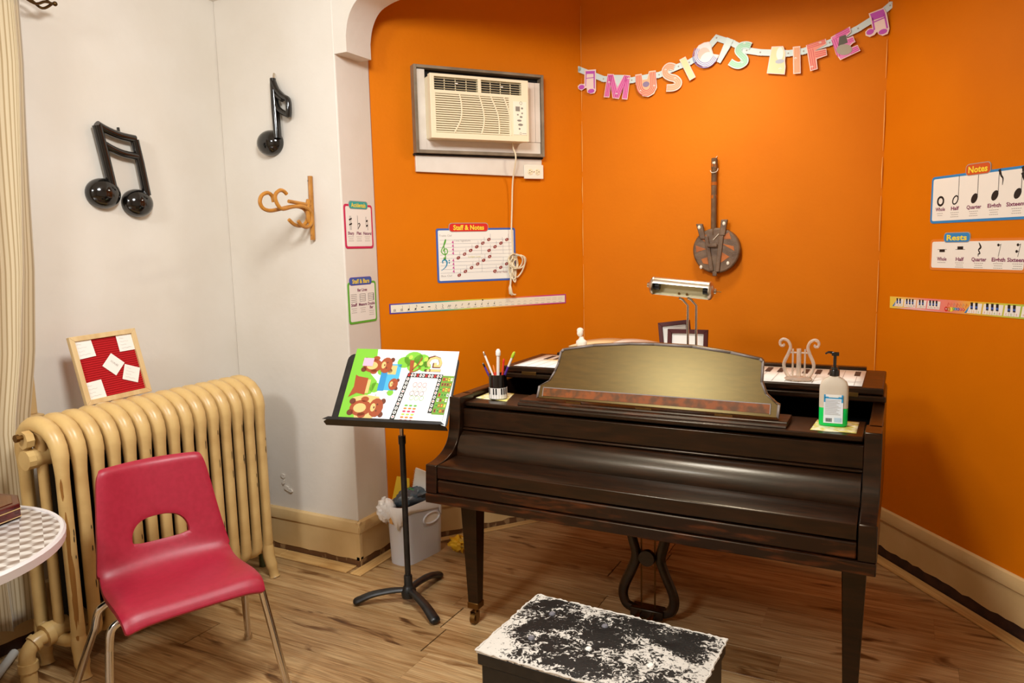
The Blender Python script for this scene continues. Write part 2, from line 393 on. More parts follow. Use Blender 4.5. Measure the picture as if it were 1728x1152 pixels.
for u0, u1 in ((-2.84, -2.70), (-2.698, -2.44), (-2.438, -2.265)): strip(W2F, u0, u1, 0.024, 0.104)
strip(JWF, 2.557, 2.90, 0.024, 0.085)
strip(LWF, 0.03, 1.12, 0.022, 0.062)
strip(MWF, 0.03, 1.44, 0.022, 0.062)
strip(RWF, 0.05, 1.17, 0.017, 0.078)

# window behind the curtain
win = struct(Mb().box(-3.13, -3.02, 0.30, 0.36, 0.90, 2.25).box(-3.13, -3.02, 1.44, 1.50, 0.90, 2.25).box(-3.13, -3.02, 0.36, 1.44, 0.90, 0.96)
    .box(-3.13, -3.02, 0.36, 1.44, 2.19, 2.25).box(-3.11, -3.04, 0.36, 1.44, 1.55, 1.60).build('window_1', M_tan, smooth=0))
M_glass = mat('window_glass', '#ffffff', 0.02); M_glass.node_tree.nodes['Principled BSDF'].inputs['Transmission Weight'].default_value = 1.0
for z0, z1 in ((0.96, 1.55), (1.60, 2.19)): box('pane', M_glass, -3.078, -3.072, 0.36, 1.44, z0, z1, win, smooth=0)
Mb().box(-3.0, -2.978, 1.50, 1.645, 0.90, 2.36).box(-3.0, -2.978, 0.16, 0.30, 0.90, 2.36).box(-3.0, -2.975, 0.16, 1.645, 2.25, 2.38).box(-3.0, -2.95, 0.10, 1.655, 0.87, 0.90).build('casing', M_tan, win, smooth=0, bevel=0.004)

# ================================================================== PIANO
def based(root, loc):
    root.location = loc
    inv = Matrix.Translation(-Vector(loc))
    for o in bpy.data.objects:
        if o.parent == root: o.matrix_parent_inverse = inv
pn = thing('grand_piano', 'dark brown baby grand piano with closed fallboard and raised music desk', 'piano')
XL, XR = -1.564, -0.037
armp = [(2.228, .593), (2.235, .700), (2.285, .704), (2.335, .718), (2.370, .740), (2.393, .770), (2.404, .815), (2.411, .870), (2.414, .925), (2.52, .925), (2.52, .593)]
ap = smoothpath([(a, b, 0) for a, b in armp[1:9]], 4)
armp = [armp[0]] + [(p.x, p.y) for p in ap] + armp[9:]
for x0, x1 in ((XL, XL + 0.049), (XR - 0.049, XR)): Mb().prism(armp, x0, x1, 'x').build('arm', M_piano, pn, smooth=30, bevel=0.003)
box('key_bed', M_pianoworn, XL, XR, 2.225, 2.62, .555, .592, pn, bevel=0.003)
box('key_slip', M_pianoworn, XL + .051, XR - .051, 2.232, 2.262, .594, .645, pn, bevel=0.006, seg=3)
box('key_frame', M_dark, XL + .05, XR - .05, 2.265, 2.45, .593, .690, pn)
Mb().prism([(2.232, .652), (2.232, .697), (2.240, .701), (2.372, .705), (2.372, .652)], XL + .053, XR - .053, 'x').build('fallboard', M_piano, pn, smooth=25, bevel=0.002)
roll = smoothpath([(2.374, .700, 0), (2.376, .722, 0), (2.386, .750, 0), (2.404, .776, 0), (2.428, .790, 0)], 5)
Mb().prism([(p.x, p.y) for p in roll] + [(2.444, .790), (2.444, .70)], XL + .053, XR - .053, 'x').build('fallboard_roll', M_piano, pn, smooth=30)
Mb().box(XL + .05, XR - .05, 2.425, 2.442, .794, .802).build('fallboard_ridge', M_piano, pn, bevel=0.003)
box('name_board', M_piano, XL + .05, XR - .05, 2.436, 2.456, .804, .876, pn, bevel=0.002)
box('music_shelf', M_piano, XL + .052, XR - .052, 2.447, 2.665, .884, .902, pn, bevel=0.005, seg=3)
def outline(y0):
    pts = [(XL, y0, 0), (XL, 3.0, 0), (XL, 3.28, 0), (-1.545, 3.44, 0), (-1.475, 3.58, 0), (-1.36, 3.665, 0), (-1.2, 3.695, 0), (-1.03, 3.67, 0), (-.88, 3.59, 0),
           (-.74, 3.49, 0), (-.58, 3.42, 0), (-.38, 3.385, 0), (-.20, 3.35, 0), (-.09, 3.27, 0), (-.045, 3.14, 0), (XR, 3.0, 0), (XR, y0, 0)]
    return [(p.x, p.y) for p in smoothpath(pts, 3)]
ol = outline(2.50); N = len(ol); inn = []
for i, p in enumerate(ol):
    t = Vector(ol[min(i + 1, N - 1)]) - Vector(ol[max(i - 1, 0)]); t.normalize(); inn.append((p[0] + t.y * 0.042, p[1] - t.x * 0.042))
rim = Mb(); vs = [(a, b, .60) for a, b in ol] + [(a, b, .925) for a, b in ol] + [(a, b, .925) for a, b in inn] + [(a, b, .60) for a, b in inn]
fs = [(r * N + i, r * N + i + 1, ((r + 1) % 4) * N + i + 1, ((r + 1) % 4) * N + i) for r in range(4) for i in range(N - 1)] + [(0, N, 2 * N, 3 * N), (N - 1, 4 * N - 1, 3 * N - 1, 2 * N - 1)]
rim.add(vs, fs).build('rim', M_piano, pn, smooth=35, bevel=0.004)
Mb().prism(inn, .62, .635, 'z').build('soundboard', M_dark, pn, smooth=0)
Mb().prism([(a, b) for a, b in inn if b > 2.66] , .80, .815, 'z').build('iron_plate', M_dark, pn, smooth=0)
lid = [(a * 1.0, b) for a, b in outline(2.83)]
Mb().prism(lid, .934, .957, 'z').build('lid', M_piano, pn, smooth=30, bevel=0.006, seg=3)
box('lid_flap', M_pianoworn, -1.550, -.045, 2.832, 3.232, .960, .985, pn, bevel=0.006, seg=3)
box('flap_moulding', M_piano, -1.45, -.115, 3.190, 3.228, .9855, 1.000, pn, bevel=0.004)
for x in (-.16, -1.42, -.62): box('hinge', M_brass, x - .035, x + .035, 2.8295, 2.8325, .951, .966, pn, bevel=0.001)
# music desk: lyre-shaped board leaning back over a moulded rail
dk = [(-1.226, .927), (-1.223, .972), (-1.184, .994), (-1.166, 1.029), (-1.155, 1.064), (-1.150, 1.104), (-1.140, 1.114), (-1.022, 1.134), (-.879, 1.146), (-.786, 1.148), (-.646, 1.145),
      (-.512, 1.130), (-.414, 1.113), (-.404, 1.104), (-.403, 1.036), (-.386, .998), (-.355, .973), (-.342, .967), (-.344, .924)]
sl = 0.35; Mdk = Matrix(((1, 0, 0, 0), (0, 1, sl, 2.5 - sl * .915), (0, 0, 1, 0), (0, 0, 0, 1)))
md = Mb().prism(dk, 0.0, 0.022, 'y', Mdk).build('music_desk', M_desk, pn, smooth=20, bevel=0.004, seg=2)
cxd, czd = -.785, 1.02
rimp = [(cxd + (a - cxd) * .982, czd + (b - czd) * .93) for a, b in dk]
ro = Mb(); n_ = len(dk)
for i in range(n_ - 1):
    a, b = dk[i], dk[i + 1]; c, d = rimp[i + 1], rimp[i]
    ro.add([(a[0], -.004, a[1]), (b[0], -.004, b[1]), (c[0], -.0015, c[1]), (d[0], -.0015, d[1])], [(0, 1, 2, 3)], Mdk)
ro.build('edge_moulding', M_edge, md, smooth=20, solid=0.0015)
Mb().box(-1.200, -.374, -.0025, 0, .938, .967, Mdk).build('burl_band', M_burl, md, smooth=0)
Mb().box(-1.203, -1.2, -.003, 0, .936, .970, Mdk).box(-.374, -.371, -.003, 0, .936, .970, Mdk).box(-1.203, -.371, -.003, 0, .967, .9695, Mdk).build('inlay_line', M_edge, md, smooth=0)
rail = [(2.466, .902), (2.470, .912), (2.482, .914), (2.486, .920), (2.60, .920), (2.60, .902)]
Mb().prism(rail, -1.29, -.315, 'x').build('desk_rail', M_pianoworn, pn, smooth=25, bevel=0.002)
for x in (-1.07, -.80, -.52): box('desk_hinge', M_brass, x - .03, x + .03, 2.494, 2.500, .920, .926, pn)
# legs, each with ferrule and caster
def leg(x, y):
    hw, lw = .037, .022; z1, z0 = .556, .088
    o = Mb().add([(x + a * h, y + b * h, z) for z, h in ((z0, lw), (z1, hw)) for a, b in ((-1, -1), (1, -1), (1, 1), (-1, 1))],
        [(0, 1, 2, 3), (7, 6, 5, 4)] + [(i, (i + 1) % 4, 4 + (i + 1) % 4, 4 + i) for i in range(4)]).build('leg', M_piano, pn, smooth=0, bevel=0.003)
    box('ferrule', M_brass, x - .0245, x + .0245, y - .0245, y + .0245, .066, .092, o, bevel=0.002)
    c = Mb().tube([(x - .010, y - .012, .0225), (x + .010, y - .012, .0225)], .0225, 16)
    c.tube([(x, y, .068), (x, y, .048)], .010, 8).box(x - .014, x - .011, y - .022, y + .006, .018, .052).box(x + .011, x + .014, y - .022, y + .006, .018, .052)
    c.build('caster', M_brass, o)
leg(-1.478, 2.425); leg(-.100, 2.425); leg(-.98, 3.40)
ly = Mb()
for s in (-1, 1):
    pth = smoothpath([(-.862 + s * a, 2.75, z) for a, z in ((.075, .56), (.085, .43), (.066, .33), (.050, .26), (.068, .20), (.098, .13), (.106, .085), (.090, .045), (.045, .030))], 5)
    ly.tube(pth, .021, 8, flat=.75, ref=(1, 0, 0))
lyo = ly.build('pedal_lyre', M_piano, pn)
Mb().box(-.93, -.795, 2.72, 2.78, .012, .05).build('pedal_box', M_piano, lyo, bevel=0.005)
Mb().lathe([(.001, -.012), (.032, -.012), (.034, 0), (.032, .012), (.001, .012)], 20, Matrix.Translation((-.862, 2.735, .262)) @ Matrix.Rotation(PI / 2, 4, 'X')).build('rosette', M_piano, lyo)
Mb().box(-.97, -.755, 2.71, 2.79, .535, .556).build('lyre_block', M_piano, lyo, bevel=0.004)
for s in (-1, 1):
    Mb().tube([(-.862 + s * .028, 2.75, .55), (-.862 + s * .028, 2.75, .04)], .0035, 6).build('pedal_rod', M_brass, lyo)
    Mb().tube(smoothpath([(-.862 + s * .028, 2.74, .032), (-.862 + s * .028, 2.68, .034), (-.862 + s * .028, 2.62, .026)], 4), [.010] * 4 + [.012] * 4 + [.013], 8, flat=.45).build('pedal', M_brass, lyo)
based(pn, (-.8, 2.95, 0))

# ================================================================== RADIATOR
rd = thing('radiator', 'tan cast iron column radiator along the left wall with chipped paint', 'radiator')
M_radi = mat('chipped_tan_radiator_paint', '#d9b778', 0.34, spec=0.5, col2='#c6a064', scale=9, amt=0.8, bump=0.05, bscale=40)
def section_mesh(x0=-2.576, x1=-2.80, zt=0.918, zb=0.115):
    mb = Mb(); r = 0.105; xm, hx = (x0 + x1) / 2, (x0 - x1) / 2
    p = []; rr_ = []
    for i in range(11): a = PI * i / 10; p.append((xm + math.cos(a) * hx, 0, zt - r + math.sin(a) * r)); rr_.append(.0315 - .004 * abs(math.cos(a)) ** 3)
    for z in (.775, .74, .50, .25): p.append((x1, 0, z)); rr_.append(.0225 + .002 * (z > .76))
    for i in range(11): a = PI + PI * i / 10; p.append((xm + math.cos(a) * hx, 0, zb + .05 + math.sin(a) * .05)); rr_.append(.024)
    for z in (.25, .50, .74, .775): p.append((x0, 0, z)); rr_.append(.0225 + .002 * (z > .76))
    mb.tube(p, rr_, 14, closed=True, ref=(1, 0, 0))
    mb.tube([(xm, 0, zb), (xm, 0, zt)], 0.018, 10)
    for z in (.80, .155): mb.tube([(xm - .01, -.034, z), (xm - .01, .034, z)], 0.036, 12)
    return mb
proto = shade_block = None
for i in range(15):
    yy = 1.482 + i * 0.0645
    if proto is None: proto = section_mesh().build('section', M_radi, rd); o = proto
    else: o = proto.copy(); COL.objects.link(o)
    o.parent = rd; o.location = (0, yy, 0)
    if shade_block is None: shade_block = Mb().box(-2.775, -2.592, -.0315, .0315, .17, .80).build('gap_shade', M_dark, o, smooth=0); c_ = shade_block  # added near-black block paints the shade seen between the columns
    else: c_ = shade_block.copy(); COL.objects.link(c_)
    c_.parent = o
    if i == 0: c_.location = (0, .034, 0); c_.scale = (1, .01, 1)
for yy, s in ((1.482, -1), (2.385, 1)):
    for x in (-2.575, -2.80):
        Mb().tube(smoothpath([(x - .005, yy, .17), (x, yy, .10), (x + .012, yy + s * .004, .05), (x + .022, yy + s * .006, 0.0)], 4), [.024] * 2 + [.027] * 3 + [.026] * 4 + [.021] * 3 + [.026], 10).build('foot', M_radi, rd)
hb = Mb(); hb.tube([(-2.695, 1.452, .872), (-2.695, 1.425, .872)], .032, 8); hb.tube([(-2.695, 1.45, .80), (-2.695, 1.425, .80)], .036, 12); hb.build('end_plug', M_radi, rd, smooth=20)
vb = Mb(); vb.tube([(-2.69, 1.425, .885), (-2.69, 1.412, .885)], .009, 8); vb.tube([(-2.69, 1.412, .885), (-2.69, 1.400, .885)], .014, 8); vb.build('bleed_valve', M_brass, rd)
pb = Mb(); pb.tube([(-2.69, 1.45, .155), (-2.69, 1.425, .152)], .043, 12); pb.tube(smoothpath([(-2.69, 1.43, .150), (-2.69, 1.395, .145), (-2.69, 1.365, .115), (-2.69, 1.362, .06), (-2.69, 1.362, .0)], 5), .027, 10); pb.tube([(-2.69, 1.362, .085), (-2.69, 1.362, .055)], .033, 10); pb.tube([(-2.69, 1.40, .146), (-2.69, 1.385, .14)], .034, 10)
pb.build('inlet_pipe', M_radi, rd)
M_valve = mat('green_bronze_valve', '#5d6a4c', 0.5, metal=0.5)
vv = Mb(); vv.tube([(-2.69, 2.41, .155), (-2.69, 2.455, .155)], .022, 10); vv.tube([(-2.69, 2.455, .0), (-2.69, 2.455, .185)], .020, 10); vv.tube([(-2.69, 2.455, .19), (-2.69, 2.455, .215)], .036, 10)
vv.build('shutoff_valve', M_valve, rd)
# rusty bare streaks chipped out of the end column
M_rust = mat('bare_rust_streak', '#a3702c', 0.6, col2='#7c4a18', scale=30, amt=.8, stretch=(1, 1, .15))
rk = random.Random(2)
def chip(mb, yc, ang, z0, z1, wd):
    T = Matrix.Translation((-2.576, yc, 0)) @ Matrix.Rotation(ang, 4, 'Z')
    ys = [wd * rk.uniform(.3, .5) * (1 if 0 < i < 5 else .2) for i in range(6)]; y2 = [-wd * rk.uniform(.3, .5) * (1 if 0 < i < 5 else .2) for i in range(6)]
    zz = [z0 + (z1 - z0) * i / 5 for i in range(6)]; X = lambda y: math.sqrt(max(0, .0230 ** 2 - y * y))
    vs = []
    for z, p, q in zip(zz, y2, ys): vs += [(X(p), p, z), (.0231, (p + q) / 2, z), (X(q), q, z)]
    mb.add(vs, [(3 * i + k, 3 * i + k + 1, 3 * i + k + 4, 3 * i + k + 3) for i in range(5) for k in (0, 1)], T)
rs = Mb()
for z0, z1, wd, an in ((.26, .62, .016, -.62), (.20, .46, .012, -.40), (.66, .74, .010, -.8), (.12, .34, .012, -.7)): chip(rs, 1.482, an, z0, z1, wd)
rs.build('bare_streak', M_rust, rd, smooth=0)['kind'] = 'stuff'
M_chip = mat('black_chip', '#241a10', 0.7)
cs = Mb()
for i in range(15):
    for q in range(3): z = rk.uniform(.3, .74); chip(cs, 1.482 + i * .0645, rk.uniform(.15, .35), z, z + rk.uniform(.008, .04), .005)
cs.build('paint_chip', M_chip, rd, smooth=0)['kind'] = 'stuff'
based(rd, (-2.69, 1.95, 0))
o = Mb().tube([(-2.93, 1.44, .02), (-2.80, 1.30, .02), (-2.70, 0.6, .02), (-2.70, -1.0, .02)], .016, 10).build('floor_pipe', mat('grey_white_pipe', '#cfccc4', 0.45))
tag(o, 'thin white pipe running along the floor below the curtain', 'pipe')

# red felt letter board resting on the radiator
fb = thing('felt_board', 'small square red felt board in a pale wood frame, leaning on the radiator', 'board')
R_ = Matrix(((.042, -.967, -.252), (.999, .049, -.02), (.032, -.251, .968)))
c_ = Vector((-2.883, 1.897, 1.054)) * .985 + Vector((0, 0, 1.5)) * .015
Mf = R_.to_4x4(); Mf.translation = c_; hs = .138; Mf = Mf @ Matrix.Translation((0, 0, -hs)); fb.matrix_world = Mf
M_felt = mat('red_felt', '#b80d16', 0.95, bump=0.2, bscale=300)
M_bwood = mat('pale_birch', '#dcbf8c', 0.5, col2='#cda870', scale=5, amt=.8, stretch=(6, 6, 1))
for nm, pts in (('frame_side', [(-hs, 0), (-hs + .02, .02), (-hs + .02, 2 * hs - .02), (-hs, 2 * hs)]), ('frame_side', [(hs, 0), (hs, 2 * hs), (hs - .02, 2 * hs - .02), (hs - .02, .02)]),
                ('frame_side', [(-hs, 0), (hs, 0), (hs - .02, .02), (-hs + .02, .02)]), ('frame_side', [(-hs, 2 * hs), (-hs + .02, 2 * hs - .02), (hs - .02, 2 * hs - .02), (hs, 2 * hs)])):
    Mb().prism(pts, -.012, .008).build(nm, M_bwood, fb, smooth=0, bevel=.0012)
ft = Mb().box(-hs + .019, hs - .019, 0, .004, .019, 2 * hs - .019)
for i in range(26): z = .024 + i * (2 * hs - .048) / 25; ft.tube([(-hs + .02, 0, z), (hs - .02, 0, z)], .0034, 6)
ft.build('felt', M_felt, fb)
def note(x, z, w_, h_, rot, writing=None):
    T = Matrix.Translation((x, -.0042, z)) @ Matrix.Rotation(-rot, 4, 'Y')
    o = Mb().box(-w_ / 2, w_ / 2, -.0008, 0, -h_ / 2, h_ / 2, T).build('paper_note', M_paper, fb, smooth=0)
    f = Flat(o, base=.0056, P=lambda u, v: (x + u * math.cos(rot) - v * math.sin(rot), z + u * math.sin(rot) + v * math.cos(rot)))
    if writing: f.text('pencil_writing', GREY, writing, 0, .002, .008, rot=0)
    else:
        for k in range(4): f.stroke('pencil_writing', GREY, [(-w_ * .35 + q * .006, h_ * (.3 - k * .2) + .0015 * math.sin(q * 2 + k)) for q in range(4 + (k * 3) % 5)], .0006)
    f.done()
note(-.086, .222, .072, .072, .06); note(.088, .222, .072, .068, .0); note(.012, .142, .066, .066, -.82, 'SCALES'); note(.075, .092, .066, .064, -.42); note(-.088, .054, .072, .072, .06)

# ================================================================== CHAIR
ch = thing('shell_chair', 'red plastic shell chair with an open back slot and chrome legs, beside the radiator', 'chair')
bx = Vector((-.928, .372, 0)).normalized(); wx = Vector((.372, .928, 0)).normalized()
o0 = Vector((-1.933, 1.486, 0))
def cp(u, d, z): return o0 + wx * u + bx * d + Vector((0, 0, z))
prof = [(-.012, .402), (.000, .418), (.022, .431), (.07, .435), (.15, .430), (.23, .427), (.285, .437), (.322, .462), (.347, .502), (.366, .553), (.384, .615), (.402, .680), (.418, .740), (.428, .772), (.443, .785)]
PP = smoothpath([(a, b, 0) for a, b in prof], 8); LN = len(PP) - 1
def prof_at(t): 
    f = t * LN; i = min(int(f), LN - 1); return PP[i].lerp(PP[i + 1], f - i)
def w0_at(t):
    return .205 + .006 * math.sin(t * PI * 2) if t < .5 else .211 - .054 * max(0, (t - .5) / .5) ** 1.1
def hw_at(z, t):
    if t < .5: w_ = .205 + .006 * math.sin(t * PI * 2)
    else: w_ = .211 - .054 * max(0, (t - .5) / .5) ** 1.1
    r = .035
    e0 = t * .90; e1 = (1 - t) * .90
    for e in (e0, e1):
        if e < r: w_ -= r * (1 - math.sqrt(max(0, 1 - (1 - e / r) ** 2)))
    return w_
NU, NV = 45, 96
hc = (0.0, 0.612); ha, hb_ = .098, .090
def hole(u, t):   # signed: <1 inside the D-shaped slot
    b = hb_ if t > hc[1] else .022
    return (abs(u / ha) ** 2.6 + abs((t - hc[1]) / b) ** 2.6)
gv = []; uv_ = []
for j in range(NV):
    t = j / (NV - 1); t = .45 * t + .55 * (1 - math.cos(PI * t)) / 2; P_ = prof_at(t)
    for i in range(NU):
        s = i / (NU - 1) * 2 - 1; hw = hw_at(P_.y, t); uv_.append([s * hw, t])
keep = []
for j in range(NV - 1):
    for i in range(NU - 1):
        q = (j * NU + i, j * NU + i + 1, (j + 1) * NU + i + 1, (j + 1) * NU + i)
        if hole(sum(uv_[k][0] for k in q) / 4, sum(uv_[k][1] for k in q) / 4) >= 1: keep.append(q)
used = {}; 
cnt = {}
for f in keep:
    for a, b in zip(f, f[1:] + f[:1]): cnt[tuple(sorted((a, b)))] = cnt.get(tuple(sorted((a, b))), 0) + 1
for e, c in cnt.items():
    if c == 1:
        for k in e:
            j, i = divmod(k, NU)
            if 0 < i < NU - 1 and 0 < j < NV - 1:
                u, t = uv_[k]; h_ = hole(u, t) ** (1 / 2.6)
                uv_[k] = [u / h_, hc[1] + (t - hc[1]) / h_]
def shell_pt(u, t):
    P_ = prof_at(max(0, min(1, t))); s = max(-1.0, min(1.0, u / w0_at(t)))
    seat = max(0, min(1, (.60 - t) / .25)); back = 1 - seat
    d = P_.x - back * .038 * s * s - (.010 * s ** 2 * seat if t < .2 else 0); z = P_.y
    z += seat * (.012 * s ** 2 * min(1, t / .25)) - (.016 * abs(s) ** 10) * seat
    d += back * .012 * abs(s) ** 10
    return cp(u, d, z)
ids = {}; verts = []; faces = []; vts = []
for f in keep:
    g = []
    for k in f:
        if k not in ids: ids[k] = len(verts); verts.append(shell_pt(*uv_[k])); vts.append(uv_[k][1])
        g.append(ids[k])
    faces.append(tuple(g))
me = bpy.data.meshes.new('shell'); me.from_pydata([tuple(v) for v in verts], [], faces); me.update()
bm = bmesh.new(); bm.from_mesh(me); bmesh.ops.recalc_face_normals(bm, faces=bm.faces); bm.normal_update()
# seat faces must look up so the flange can turn down and back
sgn = 1 if sum(f.normal.z for f in bm.faces) > 0 else -1
be = [e for e in bm.edges if e.is_boundary]
ext = bmesh.ops.extrude_edge_only(bm, edges=be); nv = [g for g in ext['geom'] if isinstance(g, bmesh.types.BMVert)]
bm.verts.ensure_lookup_table(); bm.verts.index_update()
for v in nv:
    src = [e.other_vert(v) for e in v.link_edges if e.other_vert(v) not in nv]
    t_ = vts[src[0].index] if src else .5; p0, p1 = prof_at(max(0, t_ - .02)), prof_at(min(1, t_ + .02)); tg = (p1 - p0).normalized()
    v.co += (bx * tg.y + Vector((0, 0, -tg.x))) * .014
bmesh.ops.recalc_face_normals(bm, faces=bm.faces); bm.to_mesh(me); bm.free()
me.polygons.foreach_set('use_smooth', [True] * len(me.polygons)); me.materials.append(M_red)
sh = bpy.data.objects.new('seat_shell', me); COL.objects.link(sh); sh.parent = ch
k = sh.modifiers.new('solid', 'SOLIDIFY'); k.thickness = .006; k.offset = -1 * sgn
k = sh.modifiers.new('bevel', 'BEVEL'); k.width = .004; k.segments = 3; k.limit_method = 'ANGLE'; k.angle_limit = math.radians(50)
for s in (-1, 1):
    fx = .215 + (.052 if s > 0 else .052)
    for d0, d1 in ((.085, .005), (.245, .440)):
        spl = .070 if d1 < .1 else .098
        pth = [(s * .10, .16 + (d0 - .16) * .3, .400), (s * .185, d0, .396), (s * .228, d0 + (d1 - d0) * .03, .374), (s * .242, d0 + (d1 - d0) * .14, .31), (s * (.206 + spl), d1, .012)]
        pth = [pth[0], pth[1]] + smoothpath(pth[1:4], 6)[1:] + [pth[4]]
        o = Mb().tube([cp(*p) for p in pth], .0125, 12).build('leg', M_chrome, ch)
        Mb().tube([cp(*pth[-1]) + Vector((0, 0, .012)), cp(*pth[-1]) + Vector((0, 0, -.012))], [.0145, .0165], 12).build('foot_glide', M_nickel, o)
based(ch, (o0.x - .2, o0.y + .07, 0))

# ================================================================== BENCH
bn = thing('piano_bench', 'black box bench with a peeling black and white vinyl top before the piano', 'bench', (-.695, 1.800, 0.0), math.radians(-1.9))
def peel():
    m = bpy.data.materials.new('peeling_black_vinyl'); m.use_nodes = True; n, L, b = nodes(m)
    tc = n.new('ShaderNodeTexCoord'); sp = n.new('ShaderNodeSeparateXYZ'); L.new(tc.outputs['Object'], sp.inputs[0])
    def mth(op, a, c=None):
        x = n.new('ShaderNodeMath'); x.operation = op
        for i, q in enumerate((a, c)):
            if q is None: continue
            if isinstance(q, (int, float)): x.inputs[i].default_value = q
            else: L.new(q, x.inputs[i])
        return x.outputs[0]
    ex = mth('DIVIDE', mth('ABSOLUTE', sp.outputs[0]), .295); ey = mth('DIVIDE', mth('ABSOLUTE', sp.outputs[1]), .182)
    e = mth('POWER', mth('MAXIMUM', ex, ey), 9.0)
    def noise(s, det, dist, scl=(1, 1, 1)):
        mp = n.new('ShaderNodeMapping'); mp.inputs['Scale'].default_value = scl; L.new(tc.outputs['Object'], mp.inputs[0])
        t = n.new('ShaderNodeTexNoise'); t.inputs['Scale'].default_value = s; t.inputs['Detail'].default_value = det; t.inputs['Distortion'].default_value = dist; t.inputs['Roughness'].default_value = .62
        L.new(mp.outputs[0], t.inputs['Vector']); return t.outputs['Fac']
    a = noise(6.0, 3, .4); c = noise(70, 12, 1.2)
    f = mth('ADD', mth('ADD', mth('MULTIPLY', a, .75), mth('MULTIPLY', c, .80)), mth('MULTIPLY', e, .085))
    r = n.new('ShaderNodeValToRGB'); el = r.color_ramp.elements; el[0].position = .80; el[0].color = lin('#0b0a09'); el[1].position = .85; el[1].color = lin('#d9d3c8')
    L.new(f, r.inputs[0]); L.new(r.outputs[0], b.inputs['Base Color']); b.inputs['Roughness'].default_value = .5
    bp = n.new('ShaderNodeBump'); bp.inputs['Strength'].default_value = .5; bp.inputs['Distance'].default_value = .004; L.new(f, bp.inputs['Height']); L.new(bp.outputs[0], b.inputs['Normal'])
    return m
M_peel = peel(); M_vinyl = mat('black_vinyl', '#14110e', 0.45, col2='#241f1a', scale=40, amt=.6)
M_whiteedge = mat('torn_white_backing', '#d9d2c6', 0.8, bump=.3, bscale=120)
box('box_body', M_vinyl, -.285, .285, -.172, .172, .03, .366, bn, bevel=.004)
for a in (-1, 1):
    for c in (-1, 1): box('foot', M_vinyl, a * .25 - .02, a * .25 + .02, c * .14 - .02, c * .14 + .02, 0, .03, bn, bevel=.003)
box('lid', M_vinyl, -.293, .293, -.181, .181, .369, .404, bn, bevel=.004)
def cush(u, v):
    a, c = u * 2 - 1, v * 2 - 1
    q = max(abs(a), abs(c)); dome = .010 * (1 - a ** 4) * (1 - c ** 4)
    dim = sum(-.006 * math.exp(-((a * .295 - x) ** 2 + (c * .182 - y_) ** 2) / .0006) for x, y_ in BT)
    return (a * .295, c * .182, .412 + dome + dim)
BT = [(-.185, -.065), (-.195, .085), (-.028, .088), (-.02, -.045), (.155, -.045), (.16, .09)]
g = Mb().grid(cush, 49, 33); 
for k in range(1):
    ring = [i for i in range(49)] + [49 * j + 48 for j in range(1, 33)] + [49 * 32 + i for i in range(47, -1, -1)] + [49 * j for j in range(31, 0, -1)]
    o_ = len(g.v); g.v += [Vector((g.v[i].x, g.v[i].y, .404)) for i in ring]; M_ = len(ring)
    g.f += [(ring[i], o_ + i, o_ + (i + 1) % M_, ring[(i + 1) % M_]) for i in range(M_)]
g.build('seat_top', M_peel, bn, smooth=50)
rg = random.Random(5); fr = Mb(); per = []
for a, b_, n_ in (((-.296, -.183), (.296, -.183), 60), ((.296, -.183), (.296, .183), 36), ((.296, .183), (-.296, .183), 60), ((-.296, .183), (-.296, -.183), 36)):
    for i in range(n_): t = i / n_; per.append((a[0] + (b_[0] - a[0]) * t + rg.uniform(-.002, .002), a[1] + (b_[1] - a[1]) * t + rg.uniform(-.002, .002), .411 + rg.uniform(-.0015, .0015)))
fr.tube(per, [rg.uniform(.002, .0042) for _ in per], 6, closed=True)
fr.build('torn_edge', M_whiteedge, bn)
M_btn = mat('slate_button', '#77747a', .5)
for i, (x, y_) in enumerate(BT[:5]):
    Mb().lathe([(.0005, .008), (.007, .0075), (.010, .004), (.010, 0)], 14, Matrix.Translation((x, y_, .4135))).build('button', M_btn if i < 3 else M_paper, bn)

# ================================================================== MUSIC STAND
ms = thing('music_stand', 'black music stand with tripod base and tilted desk left of the piano', 'music stand', (-1.82, 2.44, 0))
for tx, ty in ((-.207, -.115), (-.02, .275), (.212, -.108)):
    pth = smoothpath([(0, 0, .062), (tx * .3, ty * .3, .060), (tx * .65, ty * .65, .046), (tx * .9, ty * .9, .022), (tx, ty, .012)], 4)
    Mb().tube(pth, [.016 + .010 * i / 16 for i in range(14)] + [.022, .017, .008], 10, flat=.65).build('leg', M_blackmetal, ms)
Mb().lathe([(.001, .03), (.03, .032), (.033, .06), (.022, .078), (.018, .085), (.018, .125), (.0165, .128), (.001, .128)], 20).build('hub', M_blackmetal, ms)
Mb().tube([(0, 0, .10), (-.004, .004, .72)], .0125, 14).build('pole', M_blackmetal, ms)
Mb().tube([(-.004, .004, .70), (-.004, .004, .735)], .0155, 14).build('collar', M_blackmetal, ms)
Mb().tube([(-.004, .004, .73), (-.006, .006, .90)], .0085, 12).build('inner_tube', M_nickel, ms)
Rd = Matrix(((.957, -.234, -.17), (.289, .723, .628), (-.024, -.65, .76)))
Md = Rd.to_4x4(); Md.translation = Vector((-1.833, 2.433, .932)) * .985 + Vector((0, 0, 1.5)) * .015 + Vector((-.004, 0, -.004))
Ml = Matrix.Translation(-ms.location) @ Md
hw_, hh_ = .243, .168
dp = rrect(-hw_, hw_, -hh_, hh_, .03)
Mb().prism([(a, b) for a, b in dp], 0, .003, 'y', Ml).build('desk', M_blackmetal, ms, smooth=0, bevel=.001)
lip = [(-hw_ - .012, 0), (hw_ + .006, 0), (hw_ + .006, -.03), (hw_ - .02, -.052), (-hw_ + .01, -.052), (-hw_ - .012, -.03)]
